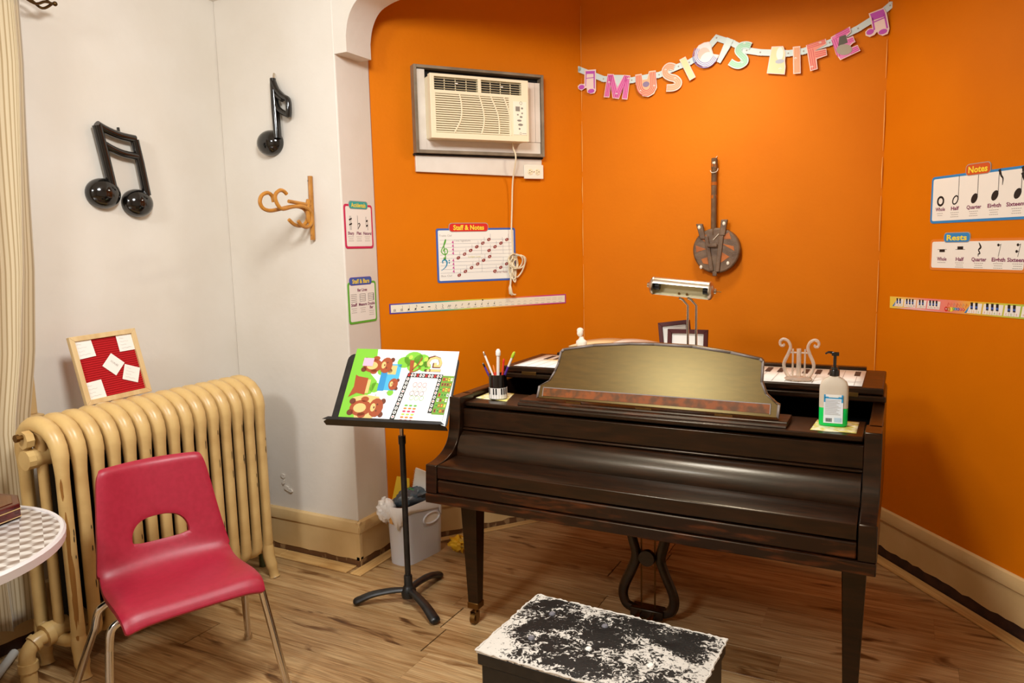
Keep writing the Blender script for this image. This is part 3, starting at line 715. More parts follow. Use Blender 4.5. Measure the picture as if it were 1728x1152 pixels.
lb = Mb().prism(lip, -hh_ - .003, -hh_, 'z', Ml); lb.prism([(-hw_ + .012, -hh_ + .010), (-hw_ - .010, -hh_ - .002), (hw_ + .004, -hh_ - .002), (hw_ - .012, -hh_ + .010)], -.0535, -.0505, 'y', Ml)
lb.build('ledge', M_blackmetal, ms, smooth=0)
Mb().box(-.03, .03, .003, .03, -.05, .03, Ml).build('tilt_bracket', M_blackmetal, ms, bevel=.004)

# printed game board and score card lying on the stand
def on_desk(name, label, cat, off): 
    o = thing(name, label, cat); M2 = Md @ Matrix.Translation((0, -off, -hh_)); o.matrix_world = M2; return o
gb = on_desk('game_board', 'large printed board with brown bears on green grass lying on the music stand', 'game board', .003)
bw, bh = .448, .355
SH = lambda u, v: (-.212 + u * bw + .0 * v, .004 + (1 - v) * bh)
Mb().add([(SH(a, b)[0], -d, SH(a, b)[1]) for d in (.0, .0012) for a, b in ((0, 1), (1, 1), (1, 0), (0, 0))], [(3, 2, 1, 0), (4, 5, 6, 7), (0, 1, 5, 4), (1, 2, 6, 5), (2, 3, 7, 6), (3, 0, 4, 7)]).build('sheet', mat('board_white', '#e9eef2', .5), gb, smooth=0)
f = Flat(gb, base=.0012, P=SH)
LG = mat('lime_green_ink', '#7fc832', .55); BR = mat('brown_ink', '#a4491d', .55); DBR = mat('dark_brown_ink', '#6b3014', .55); TAN = mat('tan_ink', '#e8c27a', .55); SKY = mat('sky_blue_ink', '#49b3dd', .55); PINK = mat('pink_ink', '#f0b6cf', .55); MOSS = mat('moss_ink', '#b9d94d', .55)
f.poly('print', LG, [(0, 0), (.21, 0), (.23, .2), (.20, .34), (.28, .44), (.25, .60), (.16, .66), (.22, .82), (.20, 1), (0, 1)], 1)
for a, b, r in ((.27, .52, .05), (.43, .58, .03), (.30, .30, .04)): f.ell('print', LG, a, b, r, r * 1.35, layer=1)
def bear(cx_, cy_, s, body=True):
    q_ = .355 / .448
    def E(m_, dx, dy, a, b, ly): f.ell('print', m_, cx_ - dy * s * q_, cy_ + dx * s / q_, b * s * q_, a * s / q_, layer=ly)
    if body:
        E(BR, .01, .19, .085, .14, 3); E(TAN, .01, .20, .05, .08, 4)
        for e in (-1, 1): E(BR, e * .085, .16, .03, .05, 3); E(DBR, e * .06, .31, .032, .04, 3)
    for e in (-1, 1): E(DBR, e * .07, -.075, .03, .032, 3)
    E(BR, 0, 0, .10, .09, 5); E(TAN, 0, .035, .045, .032, 6)
    for e in (-1, 1): E(DBR, e * .034, -.012, .010, .011, 6)
    E(DBR, 0, .022, .013, .009, 7)
f.poly('print', TAN, [(.09, .66), (.20, .62), (.34, .64), (.36, .86), (.28, .95), (.15, .92)], 2)
bear(.33, .78, .95); bear(.33, .22, .85); bear(.44, .47, .62, body=False)
f.rect('print', PINK, .10, .20, .13, .24, 8)
f.poly('print', BR, [(.06, .36), (.09, .38), (.19, .40), (.19, .62), (.11, .60), (.04, .66), (.07, .52)], 3); f.rect('print', TAN, .19, .22, .42, .60, 4)
f.rect('print', SKY, .30, .48, .20, .55, 2); f.rect('print', mat('deep_blue_ink', '#2a8fc9', .55), .30, .36, .30, .56, 3); f.rect('print', TAN, .36, .44, .22, .34, 3)
for a, b, r in ((.58, .12, .09), (.66, .14, .08), (.50, .17, .07), (.70, .22, .06), (.60, .22, .07)): f.ell('print', LG, a, b, r, r * 1.1, layer=2)
for a, b in ((.55, .10), (.66, .18), (.60, .20), (.70, .12)): f.ell('print', MOSS, a, b, .02, .03, layer=3)
f.poly('print', BR, [(.55, .14), (.59, .14), (.60, .30), (.57, .32)], 4); f.stroke('print', BR, [(.59, .27), (.64, .18), (.66, .10)], .012, 4); f.stroke('print', BR, [(.60, .30), (.67, .24)], .010, 4)
for m_, k_, ly in ((DBR, 1.0, 2), (TAN, .84, 3)):
    for ch_, v_ in (('G', .15), ('i', .27)): f.text('lettering', m_, ch_, .855 - .0, v_, .17 * k_, ly, width=(.17 if ch_ == 'G' else .04) * k_, rot=PI / 2, bold=.02)
for a, b in ((.06, .96), (.40, .56), (.30, .60)): f.text('print', BR, '*', a, b, .03, 3)
f.g = {k_: v_ for k_, v_ in f.g.items()}
f.done()
sc = on_desk('score_sheet', 'game sheet with a beaded border and green tile squares overlapping the bear board', 'game board', .006)
Q = [(.475, .995), (.96, 1.0), (1.0, .325), (.56, .315)]
def SQ(u, v):
    a = Vector(Q[3]).lerp(Vector(Q[2]), u); b = Vector(Q[0]).lerp(Vector(Q[1]), u); q = a.lerp(b, v); return SH(q.x, q.y)
Mb().add([(SQ(a, b)[0], -d, SQ(a, b)[1]) for d in (0, .001) for a, b in ((0, 1), (1, 1), (1, 0), (0, 0))], [(3, 2, 1, 0), (4, 5, 6, 7), (0, 1, 5, 4), (1, 2, 6, 5), (2, 3, 7, 6), (3, 0, 4, 7)]).build('sheet', M_paper, sc, smooth=0)
f = Flat(sc, base=.001, P=SQ); rb = random.Random(8)
f.rect('border', INK, 0, .74, 0, .08, 1); f.rect('border', INK, 0, .09, 0, .94, 1); f.rect('border', INK, .68, .76, 0, .74, 1)
f.rect('tiles', mat('tile_green', '#6b9a22', .55), .76, 1.0, .02, .76, 1)
for i in range(12): f.ell('beads', M_paper if i % 3 else REDI, .04 + i * .062, .04, .024, .030, layer=2); f.ell('beads', REDI if i % 3 == 1 else INK, .04 + i * .062, .04, .010, .014, layer=3)
for i in range(11): f.ell('beads', M_paper, .045, .12 + i * .08, .030, .032, layer=2); f.ell('beads', REDI if i % 3 == 0 else INK, .045, .12 + i * .08, .012, .014, layer=3)
for i in range(8): f.ell('beads', M_paper, .72, .12 + i * .08, .026, .032, layer=2); f.ell('beads', REDI if i % 2 else INK, .72, .12 + i * .08, .012, .014, layer=3)
for i in range(4):
    for j in range(7):
        c = (YEL, REDI, MOSS, BR, M_paper, GRNI)[rb.randrange(6)]; u, v = .785 + i * .055, .06 + j * .10
        f.rect('tiles', c, u, u + .038, v, v + .06, 2); f.ell('tiles', INK if rb.random() < .5 else YEL, u + .02, v + .03, .010, .016, layer=3)
for r_ in range(4):
    for c in range(3): f.ring('circles', (PINKI, GREY, PURPLE, GRNI)[r_], .24 + c * .10 + (r_ % 2) * .03, .22 + r_ * .085, .040, .042, .006, layer=2)
for r_, c in enumerate((GRNI, ORI, PINKI, MOSS, ORI, PINKI)):
    for q in range(3): f.ell('circles', c, .22 + q * .09, .62 + r_ * .055, .034, .016, layer=2)
f.rect('panel', mat('panel_grey', '#dfe3e2', .6), .54, .66, .18, .66, 1); f.rect('panel', mat('card_white', '#f4f5f5', .5), .50, 1.0, .77, 1.0, 3)
f.done()

# ================================================================== WALL: AIR CONDITIONER
ac = wall_thing('air_conditioner', 'cream through-wall air conditioner in a grey frame on the orange wall', 'air conditioner', LWF, .555, 1.968)
U = lambda u: u - .555
V = lambda z: z - 1.968
M_gframe = mat('weathered_grey_frame', '#8c7c66', .5, col2='#6f614e', scale=14, amt=.8)
for x0, x1, z0, z1 in ((.203, .218, 1.966, 2.38), (.890, .905, 1.966, 2.38), (.218, .890, 2.366, 2.38), (.218, .890, 1.966, 1.982)):
    box('frame_side', M_gframe, U(x0), U(x1), -.050, 0, V(z0), V(z1), ac, bevel=.002)
box('opening_back', M_dark, U(.218), U(.890), -.006, 0, V(1.982), V(2.366), ac)
box('filler_panel', M_whiteboard, U(.219), U(.262), -.036, -.007, V(1.983), V(2.362), ac, bevel=.001)
box('filler_panel', M_whiteboard, U(.262), U(.889), -.034, -.007, V(1.983), V(2.040), ac, bevel=.001)
acp = Mb()
for i in range(4): acp.box(U(.772 + i * .0292), U(.800 + i * .0292), -.036 - .002 * (i % 2), -.007, V(2.041), V(2.340))
acp.build('accordion_panel', M_whiteboard, ac, smooth=0, bevel=.001)
D0 = -.125
box('housing', M_cream, U(.262), U(.772), D0 + .03, -.01, V(2.030), V(2.325), ac, bevel=.008, seg=3)
# front grille built as a frame with real openings
def frame_ring(name, x0, x1, z0, z1, holes, y0, y1, m, parent):
    mb = Mb(); xs = sorted({x0, x1, *[h[0] for h in holes], *[h[1] for h in holes]}); zs = sorted({z0, z1, *[h[2] for h in holes], *[h[3] for h in holes]})
    for a, b in zip(xs, xs[1:]):
        for c, d in zip(zs, zs[1:]):
            mx, mz = (a + b) / 2, (c + d) / 2
            if not any(h[0] < mx < h[1] and h[2] < mz < h[3] for h in holes): mb.box(U(a), U(b), y0, y1, V(c), V(d))
    v2 = {}; mb2 = Mb()
    bm = bmesh.new()
    vv_ = [bm.verts.new(v) for v in mb.v]
    for f_ in mb.f: bm.faces.new([vv_[i] for i in f_])
    bmesh.ops.remove_doubles(bm, verts=bm.verts, dist=1e-5)
    dead = [f_ for f_ in bm.faces if any(g_ is not f_ and set(g_.verts) == set(f_.verts) for e_ in f_.edges for g_ in e_.link_faces)]
    bmesh.ops.delete(bm, geom=dead, context='FACES')
    bm.verts.index_update(); mb2.v = [v.co.copy() for v in bm.verts]; mb2.f = [tuple(v.index for v in f_.verts) for f_ in bm.faces]; bm.free()
    return mb2.build(name, m, parent, smooth=0, bevel=.002)
vents = ((.278, .503, 2.253, 2.313), (.520, .738, 2.253, 2.313)); inta = (.282, .668, 2.055, 2.236); 
face = frame_ring('front_panel', .256, .776, 2.028, 2.327, [*vents, inta], D0, D0 + .032, M_cream, ac)
for a, b, c, d in vents:
    vt = Mb().box(U(a), U(b), D0 + .026, D0 + .031, V(c), V(d)).build('air_vent', M_dark, ac, smooth=0)
    for i in range(5): box('vane', M_cream, U(a), U(b), D0 + .004, D0 + .016, V(c + .008 + i * .0112), V(c + .0092 + i * .0112), vt, smooth=0)
    for i in range(1, 4): q = a + (b - a) * i / 4; box('deflector', M_cream, U(q - .0015), U(q + .0015), D0 + .014, D0 + .020, V(c), V(d), vt, smooth=0)
    box('tab', M_paper, U((a + b) / 2 - .006), U((a + b) / 2 + .006), D0 - .003, D0 + .004, V(c + .030), V(c + .035), vt, smooth=0)
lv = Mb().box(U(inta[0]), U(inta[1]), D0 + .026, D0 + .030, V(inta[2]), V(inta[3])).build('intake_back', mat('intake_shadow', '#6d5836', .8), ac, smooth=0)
for i in range(17):
    z = inta[2] + .002 + i * (inta[3] - inta[2]) / 17
    Mb().prism([(D0 + .001, V(z)), (D0 + .001, V(z + .0062)), (D0 + .014, V(z + .0040)), (D0 + .014, V(z - .0022))], U(inta[0]), U(inta[1]), 'x').build('louver', M_cream, ac, smooth=0)
for pts in ([(.405, 2.236), (.414, 2.185), (.408, 2.120), (.372, 2.055)], [(.508, 2.236), (.527, 2.170), (.530, 2.110), (.515, 2.055)], [(.570, 2.236), (.603, 2.160), (.612, 2.100), (.610, 2.055)], [(.640, 2.236), (.668, 2.160), (.676, 2.100), (.678, 2.055)]):
    Mb().tube(smoothpath([(U(a), D0 - .0005, V(b)) for a, b in pts], 6), .0042, 6, flat=.6, ref=(1, 0, 0)).build('grille_rib', M_cream, ac)
cpn = box('control_panel', mat('pale_panel', '#f4ecd6', .45), U(.690), U(.764), D0 - .002, D0 + .004, V(2.060), V(2.222), ac, bevel=.001)
f = Flat(cpn, base=-(D0 - .002), P=lambda u, v: (U(u), V(v))); GD = mat('grey_print', '#8a8378', .6)
f.rect('display', GD, .702, .726, 2.175, 2.198)
for u, v, a, b in ((.738, 2.190, .006, .005), (.714, 2.158, .005, .004), (.738, 2.166, .005, .004), (.732, 2.148, .008, .005), (.722, 2.130, .013, .005), (.728, 2.110, .014, .006), (.722, 2.090, .005, .005)): f.ell('button_print', GD, u, v, a, b, layer=1, n=10)
f.ring('emblem', GD, .732, 2.215, .007, .007, .002, n=10); f.ring('emblem', GD, .728, 2.068, .005, .005, .0015, n=8); f.rect('emblem', GREY, .738, .760, 2.066, 2.069)
f.done()
M_cord = mat('ivory_cord', '#e8d9b8', .5)
cd = smoothpath([(U(.712), D0 + .06, V(2.030)), (U(.716), D0 + .06, V(2.0)), (U(.718), -.085, V(1.95)), (U(.722), -.035, V(1.84)), (U(.720), -.022, V(1.70)), (U(.715), -.020, V(1.58)), (U(.718), -.022, V(1.49)), (U(.716), -.024, V(1.44))], 6)
co = Mb().tube(cd, .0042, 8).build('power_cord', M_cord, ac)
lo = Mb()
for a, b, ru, rz_, rot in ((.722, 1.430, .026, .040, .2), (.735, 1.428, .040, .036, -.5), (.752, 1.425, .042, .034, .1), (.748, 1.402, .034, .060, -.3), (.715, 1.390, .016, .055, .05), (.727, 1.380, .013, .060, -.08)):
    lo.tube([(U(a + ru * math.cos(t) * math.cos(rot) - rz_ * math.sin(t) * math.sin(rot)), -.024 - .010 * math.sin(2 * t + a * 50), V(b + ru * math.cos(t) * math.sin(rot) + rz_ * math.sin(t) * math.cos(rot))) for t in [2 * PI * q / 20 for q in range(20)]], .0040, 6, closed=True)
lo.build('cord_bundle', M_cord, co)
pl_ = Mb().tube(smoothpath([(U(.708), -.022, V(1.37)), (U(.704), -.022, V(1.33)), (U(.700), -.022, V(1.30))], 4), .005, 8)
pl_.tube([(U(.700), -.022, V(1.305)), (U(.699), -.022, V(1.292)), (U(.703), -.022, V(1.262)), (U(.712), -.022, V(1.255))], [.006, .011, .013, .010], 10, flat=.8)
for q in (-.006, .006): pl_.box(U(.712), U(.728), -.024 + q - .001, -.024 + q + .001, V(1.252), V(1.258))
pl_.build('plug', M_cord, co)
sb = wall_thing('wall_board', 'white painted board below the air conditioner', 'board', LWF, .555, 1.870)
Mb().prism([(.208 - .555, .009), (.903 - .555, -.005), (.903 - .555, .088), (.208 - .555, .090)], -.018, 0).build('board', M_whiteboard, sb, smooth=0, bevel=.003)
Mb().box(.20 - .555, .905 - .555, -.03, 0, .088, .097).build('ledge', M_dark, sb, smooth=0)
ol_ = wall_thing('power_outlet', 'white double wall outlet under the right end of the air conditioner', 'outlet', LWF, .852, 1.856)
box('cover_plate', mat('outlet_white', '#f1e9d8', .4), -.057, .057, -.024, -.0185, 0, .072, ol_, bevel=.003)
for x in (-.021, .021):
    so = Mb().lathe([(.0005, 0), (.0155, 0), (.0165, .003)], 16, Matrix.Translation((x, -.0265, .036)) @ Matrix.Rotation(-PI / 2, 4, 'X')).build('socket', M_cream, ol_)
    f = Flat(so, base=.0266, P=lambda u, v, x=x: (x + u, .036 + v))
    for v in (-.006, .006): f.rect('slot', INK, -.008, -.001, v - .0012, v + .0012)
    f.ell('slot', INK, .007, 0, .0025, .0025, n=8); f.done()
Mb().lathe([(.0005, 0), (.003, 0), (.003, .002)], 8, Matrix.Translation((0, -.026, .036)) @ Matrix.Rotation(-PI / 2, 4, 'X')).build('screw', M_nickel, ol_)

# ================================================================== POSTERS
def poster(name, label, F, u0, u1, z0, z1, edge, title=None, tcol=None, tbg=None, tu=None, tz=None, th=.036, bend=None, cat='poster', face=None, r=.014, group=None, e=.010):
    root = wall_thing(name, label, cat, F, u0, z0, group); w_, h_ = u1 - u0, z1 - z0
    out = rrect(0, w_, 0, h_, r, 3)
    o = Mb().prism(out, -.0022, -.0006).build('card', edge, root, smooth=0)
    f = Flat(root, base=.0022)
    f.poly('face', face or M_paper, rrect(e, w_ - e, e, h_ - e, r * .6, 3), 1)
    if title:
        a, b = tu[0] - u0, tu[1] - u0; c = tz - z0
        p = Mb().prism(rrect(a - .003, b + .003, c - .003, c + th + .003, th * .42, 4), -.0030, -.0006); p.build('title_border', GREY if tbg is not NAVY else VIOL, root, smooth=0)
        p = Mb().prism(rrect(a, b, c, c + th, th * .38, 4), -.0036, -.0030).build('title_plate', tbg, root, smooth=0)
        f.text('title', tcol, title, (a + b) / 2, c + th * .20, th * .62, 5, width=(b - a) * .80, bold=.03)
    return root, f, w_, h_
def small_lines(f, u, v, wd, n, gap, h=.0022):
    for i in range(n):
        k = wd * (1, .82, .95)[i % 3]; 
        for q in range(5): f.rect('small_print', GREY, u - k / 2 + k * q / 5, u - k / 2 + k * (q + .78) / 5, v - i * gap, v - i * gap + h, 2)

def notehead(f, u, v, a, b, rot=.6, hollow=False):
    if hollow: f.ring('symbols', INK, u, v, a * .85, b * .85, a * .28, rot, 2, 12)
    else: f.ell('symbols', INK, u, v, a, b, rot, 2)
# Notes
rt, f, w_, h_ = poster('note_chart', 'blue bordered poster titled Notes with five note symbols on the right wall', RWF, .313, .86, 1.560, 1.752, BLUE, 'Notes', YEL, mat('title_orange', '#d2571c', .5), (.497, .615), 1.742, .040)
for i, (u, nm) in enumerate(((.055, 'Whole'), (.135, 'Half'), (.232, 'Quarter'), (.330, 'Eighth'), (.432, 'Sixteenth'))):
    v = .090 + .004 * (i > 2)
    if i == 0: f.ring('symbols', INK, u, v, .016, .017, .009, 0, 2)
    else:
        notehead(f, u, v, .021, .0145, 1.0, hollow=(i == 1)); f.rect('symbols', INK, u + .0135, u + .0160, v + .006, v + .095, 2)
        for k in range(i - 2): f.stroke('symbols', INK, [(u + .015, v + .095 - k * .022), (u + .024, v + .072 - k * .022), (u + .033, v + .060 - k * .022), (u + .032, v + .036 - k * .022)], [.012, .008, .006, .002], 2, smooth=3)
    f.text('names', PURPLE, nm, u, .050, .015, 2, width=.0105 * len(nm), bold=.03)
    small_lines(f, u, .039, .034 + .012 * (i > 0), 2 if i == 0 else 3, .0085)
f.done()
# Rests
rt, f, w_, h_ = poster('rest_chart', 'orange bordered poster titled Rests below the note chart on the right wall', RWF, .322, .800, 1.366, 1.494, ORI, 'Rests', YEL, BLUE, (.399, .533), 1.482, .036)
for i, (u, nm) in enumerate(((.068, 'Whole'), (.165, 'Half'), (.262, 'Quarter'), (.355, 'Eighth'), (.442, 'Sixteenth'))):
    v = .086
    if i < 2:
        f.rect('symbols', INK, u - .025, u + .025, v - .001, v + .0005, 2); f.rect('symbols', INK, u - .015, u + .015, v - .011 if i == 0 else v, v if i == 0 else v + .012, 2)
    elif i == 2: f.stroke('symbols', INK, [(u - .004, v + .026), (u + .006, v + .008), (u - .004, v - .002), (u + .004, v - .016), (u - .004, v - .018), (u - .004, v - .028)], [.003, .009, .006, .005, .005, .002], 2, smooth=3)
    else:
        f.stroke('symbols', INK, [(u + .008, v + .020), (u - .002, v - .028)], .002, 2)
        for k in range(i - 2): f.ell('symbols', INK, u - .004 - k * .004, v + .016 - k * .024, .0055, .0055, layer=2, n=10); f.stroke('symbols', INK, [(u - .003 - k * .004, v + .012 - k * .024), (u + .006 - k * .004, v + .018 - k * .024)], .002, 2)
    f.text('names', PURPLE, nm, u, .040, .015, 2, width=.0105 * len(nm), bold=.03); small_lines(f, u, .031, .046, 1 if i == 0 else 3, .0085)
f.done()
# Accidentals and bar lines on the pillar
rt, f, w_, h_ = poster('accidental_chart', 'small crimson bordered poster of sharp, flat and natural signs on the white pillar', JWF, 2.668, 2.872, 1.513, 1.716, PINKI, 'Accidentals', YEL, TEAL, (2.706, 2.836), 1.697, .032)
for u, nm in ((.042, 'Sharp'), (.100, 'Flat'), (.160, 'Natural')):
    if nm == 'Sharp':
        for q in (-.004, .004): f.rect('symbols', INK, u + q - .001, u + q + .001, .085, .150, 2)
        for q in (.105, .128): f.poly('symbols', INK, [(u - .010, q), (u + .010, q + .006), (u + .010, q + .013), (u - .010, q + .007)], 2)
    elif nm == 'Flat':
        f.rect('symbols', INK, u - .008, u - .006, .088, .152, 2); f.stroke('symbols', INK, [(u - .007, .112), (u + .004, .116), (u + .008, .108), (u - .007, .090)], [.002, .005, .006, .002], 2, smooth=3)
    else:
        f.rect('symbols', INK, u - .007, u - .005, .098, .148, 2); f.rect('symbols', INK, u + .005, u + .007, .085, .135, 2)
        for q in (.100, .122): f.poly('symbols', INK, [(u - .007, q), (u + .007, q + .004), (u + .007, q + .012), (u - .007, q + .008)], 2)
    f.text('names', PURPLE, nm, u, .064, .014, 2, width=.0085 * len(nm), bold=.03); small_lines(f, u, .053, .040, 3, .0095)
f.done()
rt, f, w_, h_ = poster('bar_line_chart', 'small green bordered poster titled Staff & Bars, lower on the white pillar', JWF, 2.668, 2.874, 1.163, 1.358, GRNI, 'Staff & Bars', YEL, NAVY, (2.685, 2.840), 1.345, .032)
f.text('names', PURPLE, 'Bar Lines', .103, .150, .014, 2, width=.070, bold=.03)
for i, (u, nm) in enumerate(((.040, 'Staff'), (.103, 'Measure'), (.166, 'Double'))):
    for k in range(5): f.rect('symbols', INK, u - .021, u + .021, .102 + k * .0085, .1035 + k * .0085, 2)
    if i: f.rect('symbols', INK, u - .021, u - .0195, .102, .1375, 2); f.rect('symbols', INK, u + .0195 - .003 * (i > 1), u + .021, .102, .1375, 2)
    f.text('names', PURPLE, nm, u, .082, .014, 2, width=.0085 * len(nm), bold=.03)
    if i == 2: f.text('names', PURPLE, 'Bar', u, .064, .014, 2, width=.026, bold=.03)
    small_lines(f, u, .070 - .018 * (i > 1), .040, 3, .0095)
f.done()
# Staff & Notes
rt, f, w_, h_ = poster('staff_chart', 'blue bordered poster titled Staff & Notes on the orange wall under the air conditioner', LWF, .304, .745, 1.331, 1.604, NAVY, 'Staff & Notes', YEL, REDI, (.376, .588), 1.588, .040, r=.010)
LNC = mat('staff_line_grey', '#8d8a93', .6)
for v0 in (.140, .048):
    for k in range(5): f.rect('staff_lines', LNC, .018, .425, v0 + k * .0185, v0 + k * .0185 + .0011, 2)
f.text('small_print', GREY, 'Treble Clef', .050, .232, .010, 2, width=.068); f.text('small_print', GREY, 'Bass Clef', .050, .030, .010, 2, width=.058)
f.text('small_print', GREY, 'Time Signature', .140, .206, .010, 2, width=.090); f.text('small_print', mat('pale_yellow_ink', '#d8cd7a', .6), 'Ledger Line', .205, .124, .010, 2, width=.068)
f.stroke('clef', GRNI, [(.040, .118), (.047, .124), (.044, .150), (.040, .190), (.050, .218), (.047, .200), (.030, .172), (.026, .155), (.042, .142), (.058, .152), (.054, .170), (.040, .168), (.036, .158)], .005, 2, smooth=4); f.ell('clef', GRNI, .042, .122, .007, .007, layer=2)
f.stroke('clef', mat('cyan_ink', '#1f8fb5', .55), [(.022, .062), (.046, .080), (.054, .102), (.044, .116), (.030, .110), (.032, .098)], [.002, .005, .008, .008, .006, .005], 2, smooth=4)
for v in (.100, .112): f.ell('clef', MATS['cyan_ink'], .066, v, .004, .004, layer=2, n=8)
for v0 in (.140, .048):
    for k in range(4): f.text('time_signature', MAG, ('4', '4')[k % 2], .088, v0 + k * .0185, .017, 2, width=.011, bold=.02)
MAR = mat('maroon_ink', '#8f1f14', .55)
for u0, v0, n_, seq in ((.116, .124, 6, 'CDEFGABC'), (.118, .036, 6, 'EGBDFA'), (.285, .090, 0, ''), (.318, .050, 3, 'ACE')):
    for k in range(n_):
        u, v = u0 + k * .0345, v0 + k * .0180
        f.ell('note_heads', MAR, u, v, .0105, .0080, .5, 3, 12); f.text('note_letters', M_paper, seq[k % len(seq)], u, v - .004, .0085, 4); f.rect('stems', LNC, u + .008, u + .0092, v, v + .030, 2)
for k in range(4):
    u, v = .288 + k * .0345, .128 + k * .0180 + .030
    f.ell('note_heads', MAR, u, v, .0105, .0080, .5, 3, 12); f.text('note_letters', M_paper, 'FACE'[k], u, v - .004, .0085, 4); f.rect('stems', LNC, u + .008, u + .0092, v, v + .030, 2)
for u in (.245, .368): 
    for v0 in (.140, .048): f.rect('staff_lines', LNC, u, u + .001, v0, v0 + .074, 2)
f.text('small_print', MAR, 'Quarter Note', .352, .040, .010, 2, width=.076)
f.done()
# long strip of music symbols: a rainbow border printed as a gradient
def rainbow(name, stops, size):
    m = mat(name, '#ffffff', .5); n, L, b = nodes(m); tc = n.new('ShaderNodeTexCoord'); sp = n.new('ShaderNodeSeparateXYZ'); L.new(tc.outputs['Object'], sp.inputs[0])
    d = n.new('ShaderNodeMath'); d.operation = 'DIVIDE'; d.inputs[1].default_value = size; L.new(sp.outputs[0], d.inputs[0])
    r = n.new('ShaderNodeValToRGB'); e = r.color_ramp.elements; e[0].position, e[0].color = stops[0][0], lin(stops[0][1]); e[1].position, e[1].color = stops[-1][0], lin(stops[-1][1])
    for p, c in stops[1:-1]: e.new(p).color = lin(c)
    L.new(d.outputs[0], r.inputs[0]); L.new(r.outputs[0], b.inputs['Base Color']); return m
def strip_thing(name, label, F, u0, z0, Ln, h_, tilt, m, out=.0006):
    root = wall_thing(name, label, 'poster', F, u0, z0); 
    root.rotation_euler = (0, 0, F[1]); root.matrix_world = Matrix.Translation(at_wall(F, u0, z0)) @ Matrix.Rotation(F[1], 4, 'Z') @ Matrix.Rotation(-tilt, 4, 'Y')
    g_ = Mb()
    g_.grid(lambda u, v: (u * Ln, -out - .0012, v * h_), 24, 2); g_.build('card', m, root, smooth=0, solid=.0010)
    return root, Flat(root, base=out + .0018)
rt, f = strip_thing('symbol_strip', 'long narrow strip of music symbols with a rainbow border on the orange wall', LWF, .048, 1.189, .998, .050, .002, rainbow('rainbow_border', [(0, '#5b3a97'), (.16, '#3f6fb0'), (.30, '#46b08c'), (.42, '#c9d24e'), (.55, '#f0b83c'), (.72, '#ea7a55'), (.86, '#cf2f83'), (1, '#b8438c')], .998))
f.rect('face', mat('cream_paper', '#f0e6cf', .6), .007, .991, .006, .044, 1)
for i in range(27):
    u = .026 + i * .036; v = .022; q = i % 9
    if i < 2: f.ring('symbols', INK, u, v - .004, .005, .004, .002, layer=2, n=8)
    elif i < 4: f.ell('symbols', INK, u, v - .004, .005, .004, .4, 2, 10)
    if 1 <= i < 4: f.rect('symbols', INK, u + .004, u + .005, v - .004, v + .016, 2)
    if i == 3: f.stroke('symbols', INK, [(u + .0045, v + .016), (u + .010, v + .008)], .0016, 2)
    if i in (4, 5): f.rect('symbols', INK, u - .006, u + .006, v + .001, v + .005, 2)
    if i in (6, 7): f.stroke('symbols', INK, [(u - .002, v + .012), (u + .003, v + .004), (u - .002, v), (u + .003, v - .008)], .002, 2)
    if 8 <= i < 12: f.text('symbols', INK, ('pp', 'p', 'f', 'ff')[i - 8], u, v - .002, .013, 2, shear=.3)
    if 12 <= i < 16: f.ell('symbols', INK, u, v, .003, .003, layer=2, n=8); f.rect('symbols', INK, u + .002, u + .003, v, v + .012, 2)
    if 16 <= i < 22: f.stroke('symbols', GREY, [(u - .008, v), (u, v + .006), (u + .008, v + .001)], .0012, 2)
    if i >= 22: f.rect('symbols', GREY, u - .014, u + .014, v + .002, v + .003, 2); f.rect('symbols', GREY, u - .014, u + .014, v + .010, v + .011, 2)
    for q in range(3): f.rect('small_print', GREY, u - .009 + q * .006, u - .0045 + q * .006, .010, .0125, 2)
f.ell('pin', INK, .50, .044, .004, .004, layer=2, n=8)
f.done()
# keyboard strip on the right wall
rt, f = strip_thing('keyboard_strip', 'bright narrow strip of printed piano keys with letter names on the right wall', RWF, .084, 1.186, .80, .053, .018, rainbow('warm_strip', [(0, '#f0d24a'), (.12, '#f3c96a'), (.3, '#f0858a'), (.48, '#ee8a6a'), (.6, '#f2b93a'), (.8, '#cfd04a'), (1, '#8fbf4a')], .80))
KW = mat('key_white', '#f6f1e8', .5)
def keys(u, n_, wd, lean, y0, h_, big=False):
    f.poly('keys', MATS['blue_ink'], [(u - .014, y0 - .001), (u + lean + .004, y0 + h_), (u + lean + .008, y0 + h_), (u - .004, y0 - .001)], 1)
    for i in range(n_):
        g_ = .0012 + (.006 if i in (3, 7, 10) else 0); a = u + i * wd + (i >= 3) * .006 + (i >= 7) * .006 + (i >= 10) * .006
        f.poly('keys', KW, [(a, y0), (a + wd - .0015, y0), (a + wd - .0015 + lean * .35, y0 + h_), (a + lean * (1 if i == 0 else .35), y0 + h_)], 2)
        f.text('key_letters', (REDI, ORI, GRNI)[i % 3], 'CDEFGAB'[i % 7], a + wd * .5, y0 + .003, .008, 3)
    for i in (1, 2, 4, 5, 6, 8, 9, 11, 12, 13):
        if i >= n_: break
        a = u + i * wd + (i >= 3) * .006 + (i >= 7) * .006 + (i >= 10) * .006
        f.rect('keys', NAVY, a - wd * .24, a + wd * .26, y0 + h_ * .42, y0 + h_ * .95, 3); f.rect('keys', INK, a - wd * .24, a + wd * .26, y0 + h_ * .72, y0 + h_ + .003, 4); f.rect('keys', INK, a - wd * .22, a + wd * .24, y0 + h_ * .40, y0 + h_ * .52, 4)
keys(.032, 14, .0185, .014, .010, .034); keys(.455, 14, .0235, .018, .006, .040)
f.poly('wave', mat('pink_wave', '#f7b9b4', .55), [(.04, .002), (.10, .006), (.16, .010), (.24, .004), (.33, .001), (.24, .0005), (.1, .0005)], 1)
